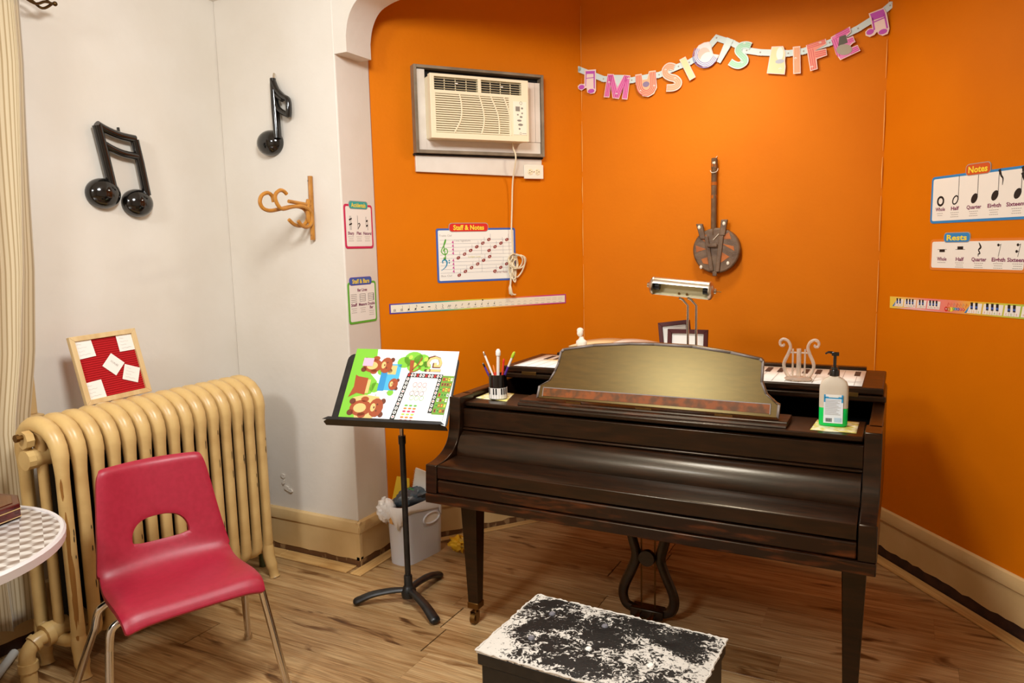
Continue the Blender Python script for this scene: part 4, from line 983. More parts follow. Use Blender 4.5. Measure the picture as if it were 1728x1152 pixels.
for i, c in enumerate((REDI, ORI, YEL, GRNI, BLUE, VIOL, PINKI, REDI)):
    u = .345 + i * .0135 - .003 * (i > 3); r_ = .010 if i < 3 else .0065
    f.ell('beads', c, u, .018 - .003 * (i < 3), r_, r_, layer=2, n=12); f.text('key_letters', M_paper, 'MUSICBOX'[i] if i < 3 else 'MUSICBOX'[i], u, .0145 - .003 * (i < 3), .008, 3)
for i in range(7): f.stroke('symbols', (REDI, ORI, GREY)[i % 3], [(.352 + i * .016, .026), (.356 + i * .016, .042), (.363 + i * .016, .034)], .0018, 2)
f.done()

# ================================================================== BANNER
bnr = wall_thing('letter_banner', 'paper letter banner reading MUSIC IS LIFE strung across the orange wall', 'banner', MWF, .73, 2.40)
PU = lambda a, b: (a - .73, b - 2.40)
M_pale = mat('pale_blue_card', '#cfe0de', .5); M_bk = mat('blush_card', '#f3d9cf', .5)
OUT = .014
def strokepoly(pts, w_, k=4):
    P_ = [Vector((p.x, p.y)) for p in smoothpath([(a, b, 0) for a, b in pts], k)]; L_, R2 = [], []
    for i, p in enumerate(P_):
        t = (P_[min(i + 1, len(P_) - 1)] - P_[max(i - 1, 0)]).normalized(); n = Vector((-t.y, t.x)) * w_ / 2; L_.append(p + n); R2.append(p - n)
    return [tuple(q) for q in L_ + R2[::-1]]
strip_pts = [(-.005, 2.437), (.131, 2.372), (.285, 2.348), (.429, 2.358), (.528, 2.387), (.582, 2.400), (.646, 2.429), (.715, 2.499), (.789, 2.466), (.859, 2.421), (.922, 2.404), (1.049, 2.383), (1.117, 2.384), (1.229, 2.407), (1.347, 2.453), (1.423, 2.493), (1.474, 2.533)]
for i, (a, b) in enumerate(zip(strip_pts, strip_pts[1:])):
    d = Vector(b) - Vector(a); d.normalize(); n = Vector((-d.y, d.x)) * .0145; a2, b2 = Vector(a) - d * .010, Vector(b) + d * .010
    o = Mb().prism([PU(*(a2 - n)), PU(*(b2 - n)), PU(*(b2 + n)), PU(*(a2 + n))], -OUT + .0008 * (i % 2), -OUT + .0008 * (i % 2) + .0007).build('link', M_pale, bnr, smooth=0)
    Mb().lathe([(.0003, .0), (.0035, .0004), (.0042, 0)], 8, Matrix.Translation((PU(*b)[0], -OUT - .0002, PU(*b)[1])) @ Matrix.Rotation(PI / 2, 4, 'X')).build('grommet', GREY, o)
Mb().lathe([(.0003, 0), (.0145, 0), (.0145, .0007)], 16, Matrix.Translation((PU(-.008, 2.439)[0], -OUT + .0007, PU(-.008, 2.439)[1])) @ Matrix.Rotation(PI / 2, 4, 'X')).build('link_end', M_pale, bnr)
Mb().lathe([(.0003, 0), (.0145, 0), (.0145, .0007)], 16, Matrix.Translation((PU(1.477, 2.535)[0], -OUT + .0007, PU(1.477, 2.535)[1])) @ Matrix.Rotation(PI / 2, 4, 'X')).build('link_end', M_pale, bnr)
M_string = mat('tan_string', '#d9a768', .8)
Mb().tube([(PU(-.008, 2.439)[0], -OUT, PU(-.008, 2.439)[1]), (PU(-.043, 2.466)[0], -.004, PU(-.043, 2.466)[1]), (PU(-.040, 2.440)[0], -.004, PU(-.040, 2.440)[1])], .0014, 5).build('string', M_string, bnr)
Mb().tube([(PU(1.478, 2.54)[0], -OUT, PU(1.478, 2.54)[1]), (PU(1.50, 2.57)[0], -.004, PU(1.50, 2.57)[1])], .0014, 5).build('string', M_string, bnr)
def letter(poly, col, border=M_bk, tilt=0.0, layer=0, stripes=(), scol=None, sw=.0042, sm=0):
    P_ = [PU(*q) for q in poly]
    y0 = -OUT - .003 - layer * .003
    o = Mb().prism(P_, y0, y0 + .0012).build('letter', border, bnr, smooth=0)
    f = Flat(o, base=-y0, P=PU)
    if col:
        # inset the coloured face from the pale cut edge
        n = len(poly); ar_ = sum(poly[i][0] * poly[(i + 1) % n][1] - poly[(i + 1) % n][0] * poly[i][1] for i in range(n)); sg = 1 if ar_ > 0 else -1; ins = []
        for i in range(n):
            p0, p1, p2 = Vector(poly[i - 1]), Vector(poly[i]), Vector(poly[(i + 1) % n]); d0, d1 = (p1 - p0).normalized(), (p2 - p1).normalized()
            nn = Vector((-d0.y - d1.y, d0.x + d1.x)); nn = nn.normalized() * sg if nn.length > 1e-6 else Vector((0, 0)); ins.append(tuple(p1 + nn * .0042))
        f.poly('face', col, ins, 1)
    for st in stripes: f.stroke('stripes', scol, st, sw, 2, smooth=sm)
    return f
PK = mat('banner_pink', '#e77fb6', .5); PK2 = mat('banner_deep_pink', '#cf3f93', .5); COR = mat('banner_coral', '#ec8f78', .5); COR2 = mat('banner_red', '#d95a55', .5); LIL = mat('banner_lilac', '#c04bb8', .5)
MINT = mat('banner_mint', '#a4d3b4', .5); CRM = mat('banner_cream', '#dcd8a4', .5); PCH = mat('banner_peach', '#f0b48a', .5); VIOp = mat('banner_blue', '#6a6fc0', .5)
n1 = [(.027, 2.429), (.091, 2.425), (.090, 2.316), (.082, 2.304), (.061, 2.303), (.041, 2.312), (.038, 2.336), (.028, 2.335), (.008, 2.325), (-.009, 2.336), (-.013, 2.350), (-.001, 2.360), (.025, 2.358)]
f = letter(n1, None)
f.poly('face', LIL, [(.033, 2.422), (.085, 2.418), (.084, 2.325), (.078, 2.330), (.077, 2.404), (.034, 2.408)], 1); f.poly('face', LIL, [(.0305, 2.345), (.034, 2.345), (.0385, 2.41), (.0335, 2.415)], 1)
f.rect('face', LIL, .036, .080, 2.383, 2.387, 1); f.ell('face', LIL, .009, 2.343, .017, .012, layer=1); f.ell('face', LIL, .063, 2.317, .019, .011, layer=1); f.done()
def par(pts, n, gap):
    out = []
    for q in range(n):
        o_ = (q - (n - 1) / 2) * gap; L_ = []
        for i, p in enumerate(pts):
            t = (Vector(pts[min(i + 1, len(pts) - 1)]) - Vector(pts[max(i - 1, 0)])).normalized(); L_.append((p[0] - t.y * o_, p[1] + t.x * o_))
        out.append(L_)
    return out
m_ = [(.155, 2.394), (.189, 2.389), (.207, 2.319), (.243, 2.379), (.279, 2.372), (.262, 2.252), (.232, 2.258), (.244, 2.325), (.216, 2.260), (.182, 2.268), (.172, 2.333), (.164, 2.273), (.133, 2.278)]
Mb().prism([PU(.187, 2.386), PU(.246, 2.378), PU(.209, 2.318)], -OUT - .0022, -OUT - .0012).build('web', M_pale, bnr, smooth=0)
f = letter(m_, PK, stripes=par([(.150, 2.282), (.168, 2.386)], 3, .009) + par([(.172, 2.386), (.199, 2.270)], 3, .009) + par([(.205, 2.270), (.258, 2.372)], 3, .009) + par([(.248, 2.262), (.264, 2.368)], 3, .009), scol=PK2); 
for u, v in ((.163, 2.345), (.203, 2.282), (.268, 2.352)): f.text('stars', M_paper, '*', u, v - .012, .022, 3, bold=.03)
f.done()
u_ = [(.304, 2.372), (.338, 2.373), (.345, 2.345), (.366, 2.345), (.377, 2.381), (.412, 2.381), (.419, 2.295), (.403, 2.266), (.374, 2.254), (.345, 2.261), (.319, 2.286), (.307, 2.325)]
f = letter(u_, PCH, stripes=par([(.322, 2.366), (.324, 2.320), (.336, 2.288), (.365, 2.274), (.392, 2.288), (.399, 2.32), (.396, 2.374)], 4, .0085), scol=COR2, sm=4)
f.ell('blotch', mat('mauve_blotch', '#8d7a9a', .5), .362, 2.318, .018, .014, layer=4)
for u, v in ((.332, 2.283), (.404, 2.30)): f.text('stars', M_paper, '*', u, v - .010, .020, 5, bold=.03)
f.done()
s_ = [(.508, 2.384), (.480, 2.393), (.461, 2.377), (.465, 2.354), (.487, 2.338), (.512, 2.329), (.529, 2.310), (.524, 2.294), (.502, 2.286), (.468, 2.288)]
f = letter(strokepoly(s_, .036), PCH, stripes=par(s_, 3, .009), scol=COR, sw=.003, sm=4)
for u, v in ((.463, 2.372), (.512, 2.325)): f.text('stars', M_paper, '*', u, v - .010, .020, 3, bold=.03)
f.done()
letter([(.533, 2.417), (.564, 2.429), (.616, 2.324), (.586, 2.310)], CRM, layer=1).done()
c_l = [(.690, 2.468), (.694, 2.447), (.701, 2.424), (.729, 2.416), (.715, 2.387), (.686, 2.367), (.654, 2.366), (.621, 2.388), (.606, 2.419), (.610, 2.450), (.629, 2.474), (.655, 2.484), (.679, 2.485)]
f = letter(c_l, mat('banner_pearl', '#efe2e2', .5), stripes=par([(.622, 2.46), (.612, 2.42), (.630, 2.388), (.660, 2.374), (.690, 2.382), (.712, 2.408)], 4, .0075), scol=VIOp, sw=.0028, sm=4, layer=1)
f.ell('blotch', mat('peach_blotch', '#f3c3b4', .5), .655, 2.43, .030, .030, .3, 3); f.ell('blotch', mat('pearl_blotch', '#f6eee6', .5), .668, 2.412, .030, .022, .5, 4)
f.done()
letter([(.765, 2.495), (.796, 2.478), (.779, 2.443), (.735, 2.376), (.718, 2.386), (.748, 2.458)], mat('banner_ice', '#d5e6e2', .5), border=M_pale).done()
s2 = [(.878, 2.438), (.855, 2.447), (.829, 2.444), (.818, 2.425), (.833, 2.403), (.851, 2.383), (.849, 2.365), (.825, 2.355), (.802, 2.362), (.781, 2.377)]
f = letter(strokepoly(s2, .033), MINT, border=M_pale, stripes=par(s2, 3, .008), scol=mat('banner_green', '#86c2a0', .5), sw=.002, sm=4)
for u, v in ((.848, 2.448), (.840, 2.360)): f.text('stars', M_paper, '*', u, v - .010, .020, 3, bold=.03)
f.done()
f = letter([(.974, 2.423), (1.026, 2.418), (1.038, 2.387), (1.036, 2.350), (1.039, 2.322), (1.036, 2.287), (.954, 2.302), (.967, 2.387)], CRM)
f.ell('blotch', MATS['pearl_blotch'], 1.012, 2.385, .016, .030, layer=2); f.ell('blotch', mat('grey_blotch', '#b3b6c4', .5), 1.012, 2.350, .020, .010, layer=3); f.text('stars', M_paper, '*', 1.015, 2.295, .026, 4, bold=.03); f.done()
f = letter([(1.069, 2.409), (1.102, 2.408), (1.107, 2.284), (1.074, 2.285)], PCH, stripes=par([(1.0885, 2.402), (1.0905, 2.290)], 3, .0085), scol=mat('banner_orange', '#dd8a5a', .5)); f.text('stars', M_paper, '*', 1.082, 2.338, .022, 3, bold=.03); f.done()
f = letter([(1.127, 2.408), (1.212, 2.426), (1.217, 2.402), (1.166, 2.378), (1.215, 2.382), (1.220, 2.351), (1.175, 2.340), (1.181, 2.295), (1.149, 2.289)], COR, stripes=par([(1.132, 2.399), (1.211, 2.416)], 3, .0075) + par([(1.148, 2.388), (1.164, 2.296)], 3, .009) + par([(1.168, 2.360), (1.216, 2.366)], 3, .009), scol=COR2, sw=.0035)
for u, v in ((1.188, 2.406), (1.156, 2.302)): f.text('stars', M_paper, '*', u, v - .010, .020, 3, bold=.03)
f.done()
f = letter([(1.233, 2.429), (1.313, 2.465), (1.318, 2.440), (1.298, 2.422), (1.304, 2.415), (1.327, 2.422), (1.338, 2.394), (1.328, 2.390), (1.315, 2.378), (1.308, 2.368), (1.347, 2.380), (1.360, 2.353), (1.277, 2.322), (1.258, 2.350)], PK, layer=1, stripes=par([(1.255, 2.430), (1.310, 2.452)], 3, .008) + par([(1.246, 2.420), (1.275, 2.340)], 3, .009) + par([(1.318, 2.352), (1.352, 2.366)], 3, .008) + par([(1.308, 2.40), (1.33, 2.408)], 2, .008), scol=PK2, sw=.0035)
f.poly('blotch', mat('dark_olive_blotch', '#5a5444', .5), [(1.270, 2.425), (1.296, 2.432), (1.306, 2.395), (1.266, 2.385)], 4); f.ell('blotch', mat('stone_blotch', '#a9a08c', .5), 1.292, 2.366, .034, .024, -.2, 5); f.done()
n2 = [(1.388, 2.511), (1.448, 2.527), (1.461, 2.503), (1.475, 2.433), (1.469, 2.412), (1.449, 2.406), (1.432, 2.415), (1.425, 2.427), (1.415, 2.415), (1.396, 2.408), (1.379, 2.417), (1.377, 2.433), (1.389, 2.445), (1.406, 2.446)]
f = letter(n2, None)
f.poly('face', LIL, [(1.394, 2.508), (1.447, 2.521), (1.455, 2.503), (1.452, 2.488), (1.404, 2.478)], 1); f.stroke('face', LIL, [(1.404, 2.49), (1.414, 2.436)], .007, 1); f.stroke('face', LIL, [(1.452, 2.50), (1.466, 2.436)], .007, 1)
f.stroke('face', LIL, [(1.409, 2.470), (1.456, 2.484)], .005, 1); f.ell('face', LIL, 1.397, 2.430, .016, .012, .3, 1); f.ell('face', LIL, 1.449, 2.424, .018, .011, .2, 1); f.done()

# ================================================================== CARVED LUTE ON THE WALL
bj = wall_thing('toy_banjo', 'brown leather souvenir banjo with shell buttons hanging on the orange wall', 'banjo', MWF, .727, 1.34)
M_leather = mat('dark_brown_leather', '#5f4630', .5, col2='#7a6048', scale=24, amt=.9, bump=.15, bscale=90)
M_olea = mat('orange_tan_leather', '#c0691d', .5, col2='#9a5016', scale=20, amt=.8)
M_shell = mat('cowrie_shell', '#efe6d2', .35)
bo = [(.004 + .117 * math.cos(t) , .128 + (.120 if math.sin(t) < 0 else .108) * math.sin(t)) for t in [2 * PI * i / 36 for i in range(36)]]
body = Mb().prism(bo, -.050, -.004).build('body', M_leather, bj, smooth=30, bevel=.008, seg=3)
for pts in ([(-.075, .185), (-.045, .205), (-.040, .155)], [(-.098, .150), (-.045, .130), (-.095, .115)], [(-.070, .080), (-.030, .092), (-.028, .052), (-.060, .058)], [(.030, .190), (.066, .212), (.078, .178), (.030, .178)], [(.028, .158), (.090, .142), (.094, .118), (.040, .150)], [(.026, .118), (.070, .090), (.028, .060)]):
    Mb().prism(pts, -.0512, -.050).build('leather_patch', M_olea, body, smooth=0, bevel=.0006)
nk = Mb().tube([(-.012, -.034, .20), (-.013, -.030, .58)], .0175, 10, flat=.8).build('neck', M_leather, bj)
for z in (.545, .455, .390): Mb().tube([(-.013, -.031, z - .008), (-.013, -.031, z + .008)], .0186, 10, flat=.8).build('neck_band', M_olea, nk)
Mb().tube([(-.013, -.030, .530), (-.012, -.030, .575)], .0200, 8, flat=.8).build('neck_cap', M_leather, bj, smooth=20)
def side_neck(x0, z0, x1, z1):
    o = Mb().prism([(x0 - .014, z0), (x0 + .014, z0), (x1 + .016, z1), (x1 - .016, z1)], -.062, -.034).build('side_neck', M_leather, bj, smooth=0, bevel=.004); return o
side_neck(-.060, .180, -.080, .258); side_neck(.034, .195, .044, .275)
Mb().prism([(-.055, .195), (-.035, .195), (-.005, .020), (-.026, .020)], -.060, -.050).build('tailpiece', M_leather, bj, smooth=0, bevel=.003)
Mb().prism([(.020, .200), (.042, .195), (.022, .015), (.002, .015)], -.060, -.050).build('tailpiece', M_leather, bj, smooth=0, bevel=.003)
Mb().box(-.036, .012, -.072, -.058, .140, .156).build('bridge', M_leather, bj, bevel=.003)
Mb().box(-.012, .010, -.058, -.046, -.006, .020).build('end_knob', M_leather, bj, bevel=.003)
for x, z, y_ in ((-.012, .556, -.046), (-.079, .240, -.062), (.043, .255, -.062), (-.070, .040, -.052), (.063, .058, -.052), (.092, .075, -.030)):
    Mb().ball((x, y_, z), .0075, .004, .010, 12, 8).build('shell_button', M_shell, bj)
Mb().tube(smoothpath([(-.030, -.045, .520), (-.020, -.050, .508), (.002, -.050, .512), (.008, -.044, .528)], 5), .0015, 5).build('hanging_cord', M_shell, bj)
Mb().tube([(-.010, -.030, .576), (-.004, -.004, .592)], .0015, 5).build('wall_loop', M_shell, bj)
Mb().tube([(-.010, -.058, .175), (.018, -.060, .205)], .0016, 5).build('string', M_shell, bj)

# ================================================================== BLACK NOTES AND RATTAN HOOK ON THE WHITE WALLS
na = thing('double_note_ornament', 'shiny black plastic beamed pair of sixteenth notes on the left white wall', 'wall ornament', (-3.0, 2.08, 1.67), PI / 2)
A_ = lambda yv, z: (yv - 2.08, z - 1.67)
def ntube(pts, r, parent, name, out=.030, n=12): 
    return Mb().tube([(A_(*p)[0], -out, A_(*p)[1]) for p in pts], r, n, flat=.9).build(name, M_black, parent)
ntube([(1.992, 2.040), (2.012, 1.93), (2.036, 1.79)], .021, na, 'stem'); ntube([(2.158, 2.000), (2.176, 1.90), (2.196, 1.765)], .0195, na, 'stem')
ntube(smoothpath([(1.990, 2.043, 0), (2.03, 2.026, 0), (2.09, 2.010, 0), (2.158, 2.004, 0)], 4) and [(p.x, p.y) for p in smoothpath([(1.990, 2.043, 0), (2.03, 2.026, 0), (2.09, 2.010, 0), (2.158, 2.004, 0)], 4)], .019, na, 'beam')
ntube([(p.x, p.y) for p in smoothpath([(2.010, 1.968, 0), (2.05, 1.950, 0), (2.10, 1.936, 0), (2.165, 1.930, 0)], 4)], .0175, na, 'beam')
for yv, z, a in ((2.003, 1.765, .074), (2.158, 1.731, .071)):
    q = A_(yv, z); Mb().ball((q[0], -.012, q[1]), a, .052, a * .86, 28, 16).build('note_head', M_black, na)
Mb().tube([(A_(2.094, 2.018)[0], -.022, A_(2.094, 2.018)[1]), (A_(2.095, 2.045)[0], -.016, A_(2.095, 2.045)[1])], .006, 8).build('hanging_tab', M_black, na)
nb = thing('single_note_ornament', 'shiny black plastic single sixteenth note on the wall above the rattan hook', 'wall ornament', (-2.64, 2.66, 1.96), 0)
B_ = lambda x, z: (x + 2.64, z - 1.96)
def nbt(pts, r, name): return Mb().tube([(B_(*p)[0], -.028, B_(*p)[1]) for p in pts], r, 12, flat=.85).build(name, M_black, nb)
nbt([(-2.612, 2.300), (-2.607, 2.17), (-2.603, 2.03)], [.015, .021, .020], 'stem')
nbt([(p.x, p.y) for p in smoothpath([(-2.610, 2.285, 0), (-2.590, 2.245, 0), (-2.555, 2.213, 0), (-2.527, 2.195, 0), (-2.524, 2.15, 0), (-2.530, 2.120, 0)], 4)], .0155, 'flag')
nbt([(p.x, p.y) for p in smoothpath([(-2.605, 2.200, 0), (-2.590, 2.165, 0), (-2.565, 2.145, 0), (-2.530, 2.128, 0)], 4)], .0150, 'flag')
nbt([(-2.600, 2.225), (-2.560, 2.198)], .012, 'flag')
q = B_(-2.668, 2.015); Mb().ball((q[0], -.010, q[1]), .074, .052, .060, 28, 16).build('note_head', M_black, nb)
q = B_(-2.614, 2.325); Mb().tube([(q[0] + .002, -.022, q[1] - .03), (q[0], -.016, q[1])], .0055, 8).build('hanging_tab', M_nickel, nb)
hk = thing('coat_hook', 'bent rattan coat hook with curled arms on the white wall', 'coat hook', (-2.436, 2.66, 1.56), 0)
def hp(x, yv, z): return (x + 2.436, yv - 2.66, z - 1.56)
Mb().tube([hp(-2.434, 2.648, 1.848), hp(-2.438, 2.648, 1.557)], .0125, 10, flat=.8).build('back_rail', M_rattan, hk)
Mb().tube(smoothpath([hp(-2.452, y_, z) for y_, z in ((2.431, 1.722), (2.424, 1.748), (2.400, 1.760), (2.366, 1.748), (2.352, 1.720), (2.366, 1.694), (2.405, 1.684), (2.46, 1.692), (2.52, 1.704), (2.575, 1.708), (2.618, 1.697), (2.636, 1.671), (2.626, 1.640), (2.596, 1.622), (2.550, 1.626), (2.516, 1.648))], 4), .0085, 8).build('curled_arm', M_rattan, hk)
Mb().tube(smoothpath([hp(-2.428, y_, z) for y_, z in ((2.487, 1.758), (2.470, 1.770), (2.448, 1.772), (2.423, 1.756), (2.418, 1.733), (2.434, 1.704), (2.460, 1.692), (2.52, 1.704), (2.585, 1.708), (2.628, 1.69), (2.640, 1.664), (2.631, 1.631), (2.602, 1.615), (2.572, 1.621), (2.549, 1.642))], 4), .0085, 8).build('curled_arm', M_rattan, hk)
Mb().tube([hp(-2.436, 2.505, 1.728), hp(-2.436, 2.640, 1.716)], .0085, 8).build('brace', M_rattan, hk)
Mb().tube(smoothpath([hp(-2.436, y_, z) for y_, z in ((2.632, 1.740), (2.622, 1.700), (2.626, 1.650), (2.636, 1.636))], 4), .011, 8).build('brace', M_rattan, hk)
for z in (1.826, 1.578): Mb().lathe([(.0003, .0005), (.0035, 0)], 8, Matrix.Translation(hp(-2.437, 2.6365, z)) @ Matrix.Rotation(PI / 2, 4, 'X')).build('screw_hole', INK, hk)

# ================================================================== ON THE PIANO
LT = .985
ps = thing('desk_lamp', 'brushed nickel piano lamp with a tubular shade behind the music desk', 'lamp', (-.748, 2.97, LT))
Mb().box(-.075, .075, -.045, .045, 0, .018).build('base', M_nickel, ps, bevel=.006, seg=3)
for dx in (-.017, .017):
    Mb().tube([(dx, 0, .015), (dx - .001, 0, .268), (dx - .020, -.010, .292), (dx - .030, -.020, .298)], .005, 8).build('stem', M_chrome, ps, smooth=60)
    Mb().tube([(dx, 0, .018), (dx, 0, .036)], .008, 10).build('stem_collar', M_chrome, ps)
Sx = Matrix.Translation((-.044, -.004, .338)) @ Matrix.Rotation(math.radians(5.5), 4, 'Y') @ Matrix.Rotation(math.radians(3), 4, 'Z')
R0_, Lh = .036, .112
sh_ = Mb(); 
for R_s, nm, m_ in ((R0_, 'shade', M_nickel),):
    n = 22; vs = []
    for rr_ in (R_s, R_s - .0015):
        for i in range(n + 1):
            a = math.radians(20) + math.radians(256) * i / n
            for x in (-Lh, Lh): vs.append((x, -rr_ * math.cos(a), rr_ * math.sin(a)))
    K = (n + 1) * 2; fs = []
    for i in range(n):
        fs.append((2 * i, 2 * i + 1, 2 * i + 3, 2 * i + 2)); fs.append((K + 2 * i, K + 2 * i + 2, K + 2 * i + 3, K + 2 * i + 1))
    for i in (0, n): fs.append((2 * i, 2 * i + 1, K + 2 * i + 1, K + 2 * i))
    for i in range(n):
        for e in (0, 1): fs.append((2 * i + e, 2 * i + 2 + e, K + 2 * i + 2 + e, K + 2 * i + e))
    so = Mb().add(vs, fs, Sx).build(nm, M_nickel, ps, smooth=30)
M_inner = mat('cream_reflector', '#e6d9b0', .5)
n = 14; vs = []
for i in range(n + 1):
    a = math.radians(24) + math.radians(250) * i / n
    for x in (-Lh + .001, Lh - .001): vs.append((x, -.0340 * math.cos(a), .0340 * math.sin(a)))
Mb().add(vs, [(2 * i, 2 * i + 1, 2 * i + 3, 2 * i + 2) for i in range(n)], Sx).build('reflector', M_inner, so, smooth=30)
for s in (-1, 1):
    T = Sx @ Matrix.Translation((s * Lh, 0, 0)) @ Matrix.Rotation(s * PI / 2, 4, 'Y')
    Mb().lathe([(.001, -.001), (.037, -.001), (.038, .003), (.034, .010), (.024, .016), (.012, .020), (.010, .027), (.001, .029)], 24, T).build('end_cap', M_nickel, so)
    Mb().lathe([(.001, 0), (.016, 0), (.018, .022), (.001, .022)], 16, Sx @ Matrix.Translation((s * (Lh - .002), .002, 0)) @ Matrix.Rotation(-s * PI / 2, 4, 'Y')).build('socket', M_blackmetal, so)
for x in (-.010, .022): Mb().ball((x, .012, -.024), .005, .004, .005, 10, 6, Sx).build('screw', M_brass, so)
Mb().tube([Sx @ Vector((Lh + .026, 0, 0)), Sx @ Vector((Lh + .046, 0, -.001))], .0018, 6).build('switch_pin', M_brass, so)
def pframe(name, label, loc, rz, lean, w_, h_, roll=0.0):
    root = thing(name, label, 'photo frame', group='picture frames behind the piano lamp'); root.matrix_world = Matrix.Translation(loc) @ Matrix.Rotation(rz, 4, 'Z') @ Matrix.Rotation(-lean, 4, 'X') @ Matrix.Rotation(roll, 4, 'Y')
    M_f = mat('cherry_frame', '#4d1612', .5, spec=.3); b = .018
    for pts in ([(-w_ / 2, 0), (-w_ / 2 + b, b), (-w_ / 2 + b, h_ - b), (-w_ / 2, h_)], [(w_ / 2, 0), (w_ / 2, h_), (w_ / 2 - b, h_ - b), (w_ / 2 - b, b)], [(-w_ / 2, 0), (w_ / 2, 0), (w_ / 2 - b, b), (-w_ / 2 + b, b)], [(-w_ / 2, h_), (-w_ / 2 + b, h_ - b), (w_ / 2 - b, h_ - b), (w_ / 2, h_)]):
        Mb().prism(pts, -.012, .004).build('frame_side', M_f, root, smooth=0, bevel=.0015)
    o = box('mount', M_paper, -w_ / 2 + b * .9, w_ / 2 - b * .9, -.002, .002, b * .9, h_ - b * .9, root, smooth=0)
    f = Flat(o, base=.002); f.rect('inner_line', GREY, -w_ / 2 + b * 1.25, w_ / 2 - b * 1.25, h_ - b * 1.45, h_ - b * 1.35); f.rect('photo', mat('grey_photo', '#5c554c', .5), -w_ / 2 + .045, w_ / 2 - .06, .02, h_ * .44); f.done()
    Mb().prism([(.004, 0), (.055, 0), (.004, h_ * .7)], -.012, .012, 'x').build('easel_back', M_dark, root, smooth=0)
    return root
pframe('picture_frame', 'cherry wood picture frame with a white mount standing behind the piano lamp', (-.812, 3.14, LT), math.radians(3), .12, .172, .150)
pframe('picture_frame', 'cherry wood picture frame tilted behind the front frame near the piano lamp', (-.872, 3.205, LT + .010), math.radians(4), .18, .140, .168, -.13)
# small white bust on the lid, and papers
fg = thing('small_bust', 'small white plaster bust standing on the piano lid left of the lamp', 'figurine', (-1.268, 3.05, LT))
M_plas = mat('white_plaster', '#efe4d2', .55)
Mb().box(-.020, .020, -.018, .018, 0, .020).box(-.014, .014, -.013, .013, .020, .070).build('pedestal', M_plas, fg, bevel=.003)
tb = Mb().lathe([(.001, 0), (.018, .002), (.026, .014), (.025, .026), (.012, .036), (.009, .046), (.001, .047)], 14, Matrix.Translation((.004, 0, .068)), sy=.7).build('torso', M_plas, fg)
hd = Mb().ball((-.001, -.003, .131), .014, .015, .018, 14, 10); hd.ball((-.003, .003, .142), .0155, .014, .012, 12, 8); hd.box(-.0035, .0015, -.021, -.014, .126, .132); hd.build('head', M_plas, fg)
M_manila = mat('manila_paper', '#e3c796', .6); 
def sheet(name, label, pts, z, m, cat='papers', amp=.004, sd=1):
    root = thing(name, label, cat, (sum(p[0] for p in pts) / 4, sum(p[1] for p in pts) / 4, z)); c0 = root.location.copy(); r = random.Random(sd); ph = r.uniform(0, 6)
    def fn(u, v):
        a = Vector(pts[0]).lerp(Vector(pts[1]), u); b = Vector(pts[3]).lerp(Vector(pts[2]), u); q = a.lerp(b, v)
        return (q.x - c0.x, q.y - c0.y, .0012 + amp * (.5 + .5 * math.sin(u * 5 + v * 3 + ph)) * (u * (1 - u) * 4 * .5 + .5 * abs(v - .5)))
    o = Mb().grid(fn, 12, 8).build('sheet', m, root, solid=.0008); return root
sheet('manila_folder', 'flat manila folder lying on the piano lid behind the music desk', [(-1.44, 3.02), (-1.06, 2.99), (-1.02, 3.16), (-1.40, 3.18)], LT + .001, M_manila, 'folder', .003)
bk_ = thing('open_book', 'open music book lying on the piano lid behind the music desk', 'book', (-1.21, 3.34, .957))
for s in (-1, 1):
    Mb().grid(lambda u, v, s=s: (s * u * .19, (v - .5) * .24, .082 + .008 * math.sin(u * PI) * (1 - u * .4) - .012 * u), 14, 2).build('page_block', M_manila if s < 0 else M_paper, bk_, solid=.006)
Mb().box(-.19, .19, -.12, .12, 0, .07).build('cover', M_manila, bk_, bevel=.004)
# printed keyboard sheet along the lid flap
pk = thing('paper_keyboard', 'long printed paper piano keyboard lying along the piano lid', 'paper keyboard', (-.8, 3.0, LT))
Mb().grid(lambda u, v: (-.70 + u * 1.385, -.160 + v * .345 + (.0), .0012 + .0015 * (.5 + .5 * math.sin(u * 14))), 40, 2).build('sheet', M_paper, pk, solid=.0008)
kb = Mb(); lnm = Mb()
for i in range(30):
    x = -.69 + i * .0465
    if x > .668: break
    lnm.box(x - .0006, x + .0006, -.155, .183, .0034, .0038)
    if i % 7 in (1, 2, 4, 5, 6): 
        Mb().box(x - .010, x + .010, .050, .150, .0036, .0042).build('black_key_print', mat('faded_black_print', '#3b2a22', .6), pk, smooth=0)
for y_ in (-.10, -.085, -.07): lnm.box(.55, .68, y_, y_ + .0012, .0034, .0038)
lnm.build('key_lines', GREY, pk, smooth=0)['kind'] = 'stuff'
lr = thing('lyre_ornament', 'clear pearly plastic lyre standing on the paper keyboard', 'ornament', (-.33, 2.88, LT + .006))
M_clear = mat('pearl_acrylic', '#f6e3cd', .12, spec=.6); nb_ = M_clear.node_tree.nodes['Principled BSDF']; nb_.inputs['Transmission Weight'].default_value = .55; nb_.inputs['IOR'].default_value = 1.3
for s in (-1, 1):
    pth = [(s * a, 0, z - .991) for a, z in ((.008, .998), (.036, 1.003), (.052, 1.045), (.036, 1.090), (.030, 1.112), (.038, 1.133), (.055, 1.141), (.067, 1.131), (.064, 1.117), (.053, 1.117), (.055, 1.124))]
    Mb().tube(smoothpath(pth, 5), [.0062] * 20 + [.0055] * 15 + [.005] * 10 + [.004] * 6, 10).build('scroll_arm', M_clear, lr)
    Mb().tube([(s * .021, 0, .010), (s * .021, 0, .115)], .0034, 8).build('string_bar', M_clear, lr)
Mb().tube([(0, 0, .010), (0, 0, .116)], .0085, 10).build('column', M_clear, lr)
Mb().tube([(-.034, 0, .101), (.034, 0, .101)], .0032, 8).build('crossbar', M_clear, lr)
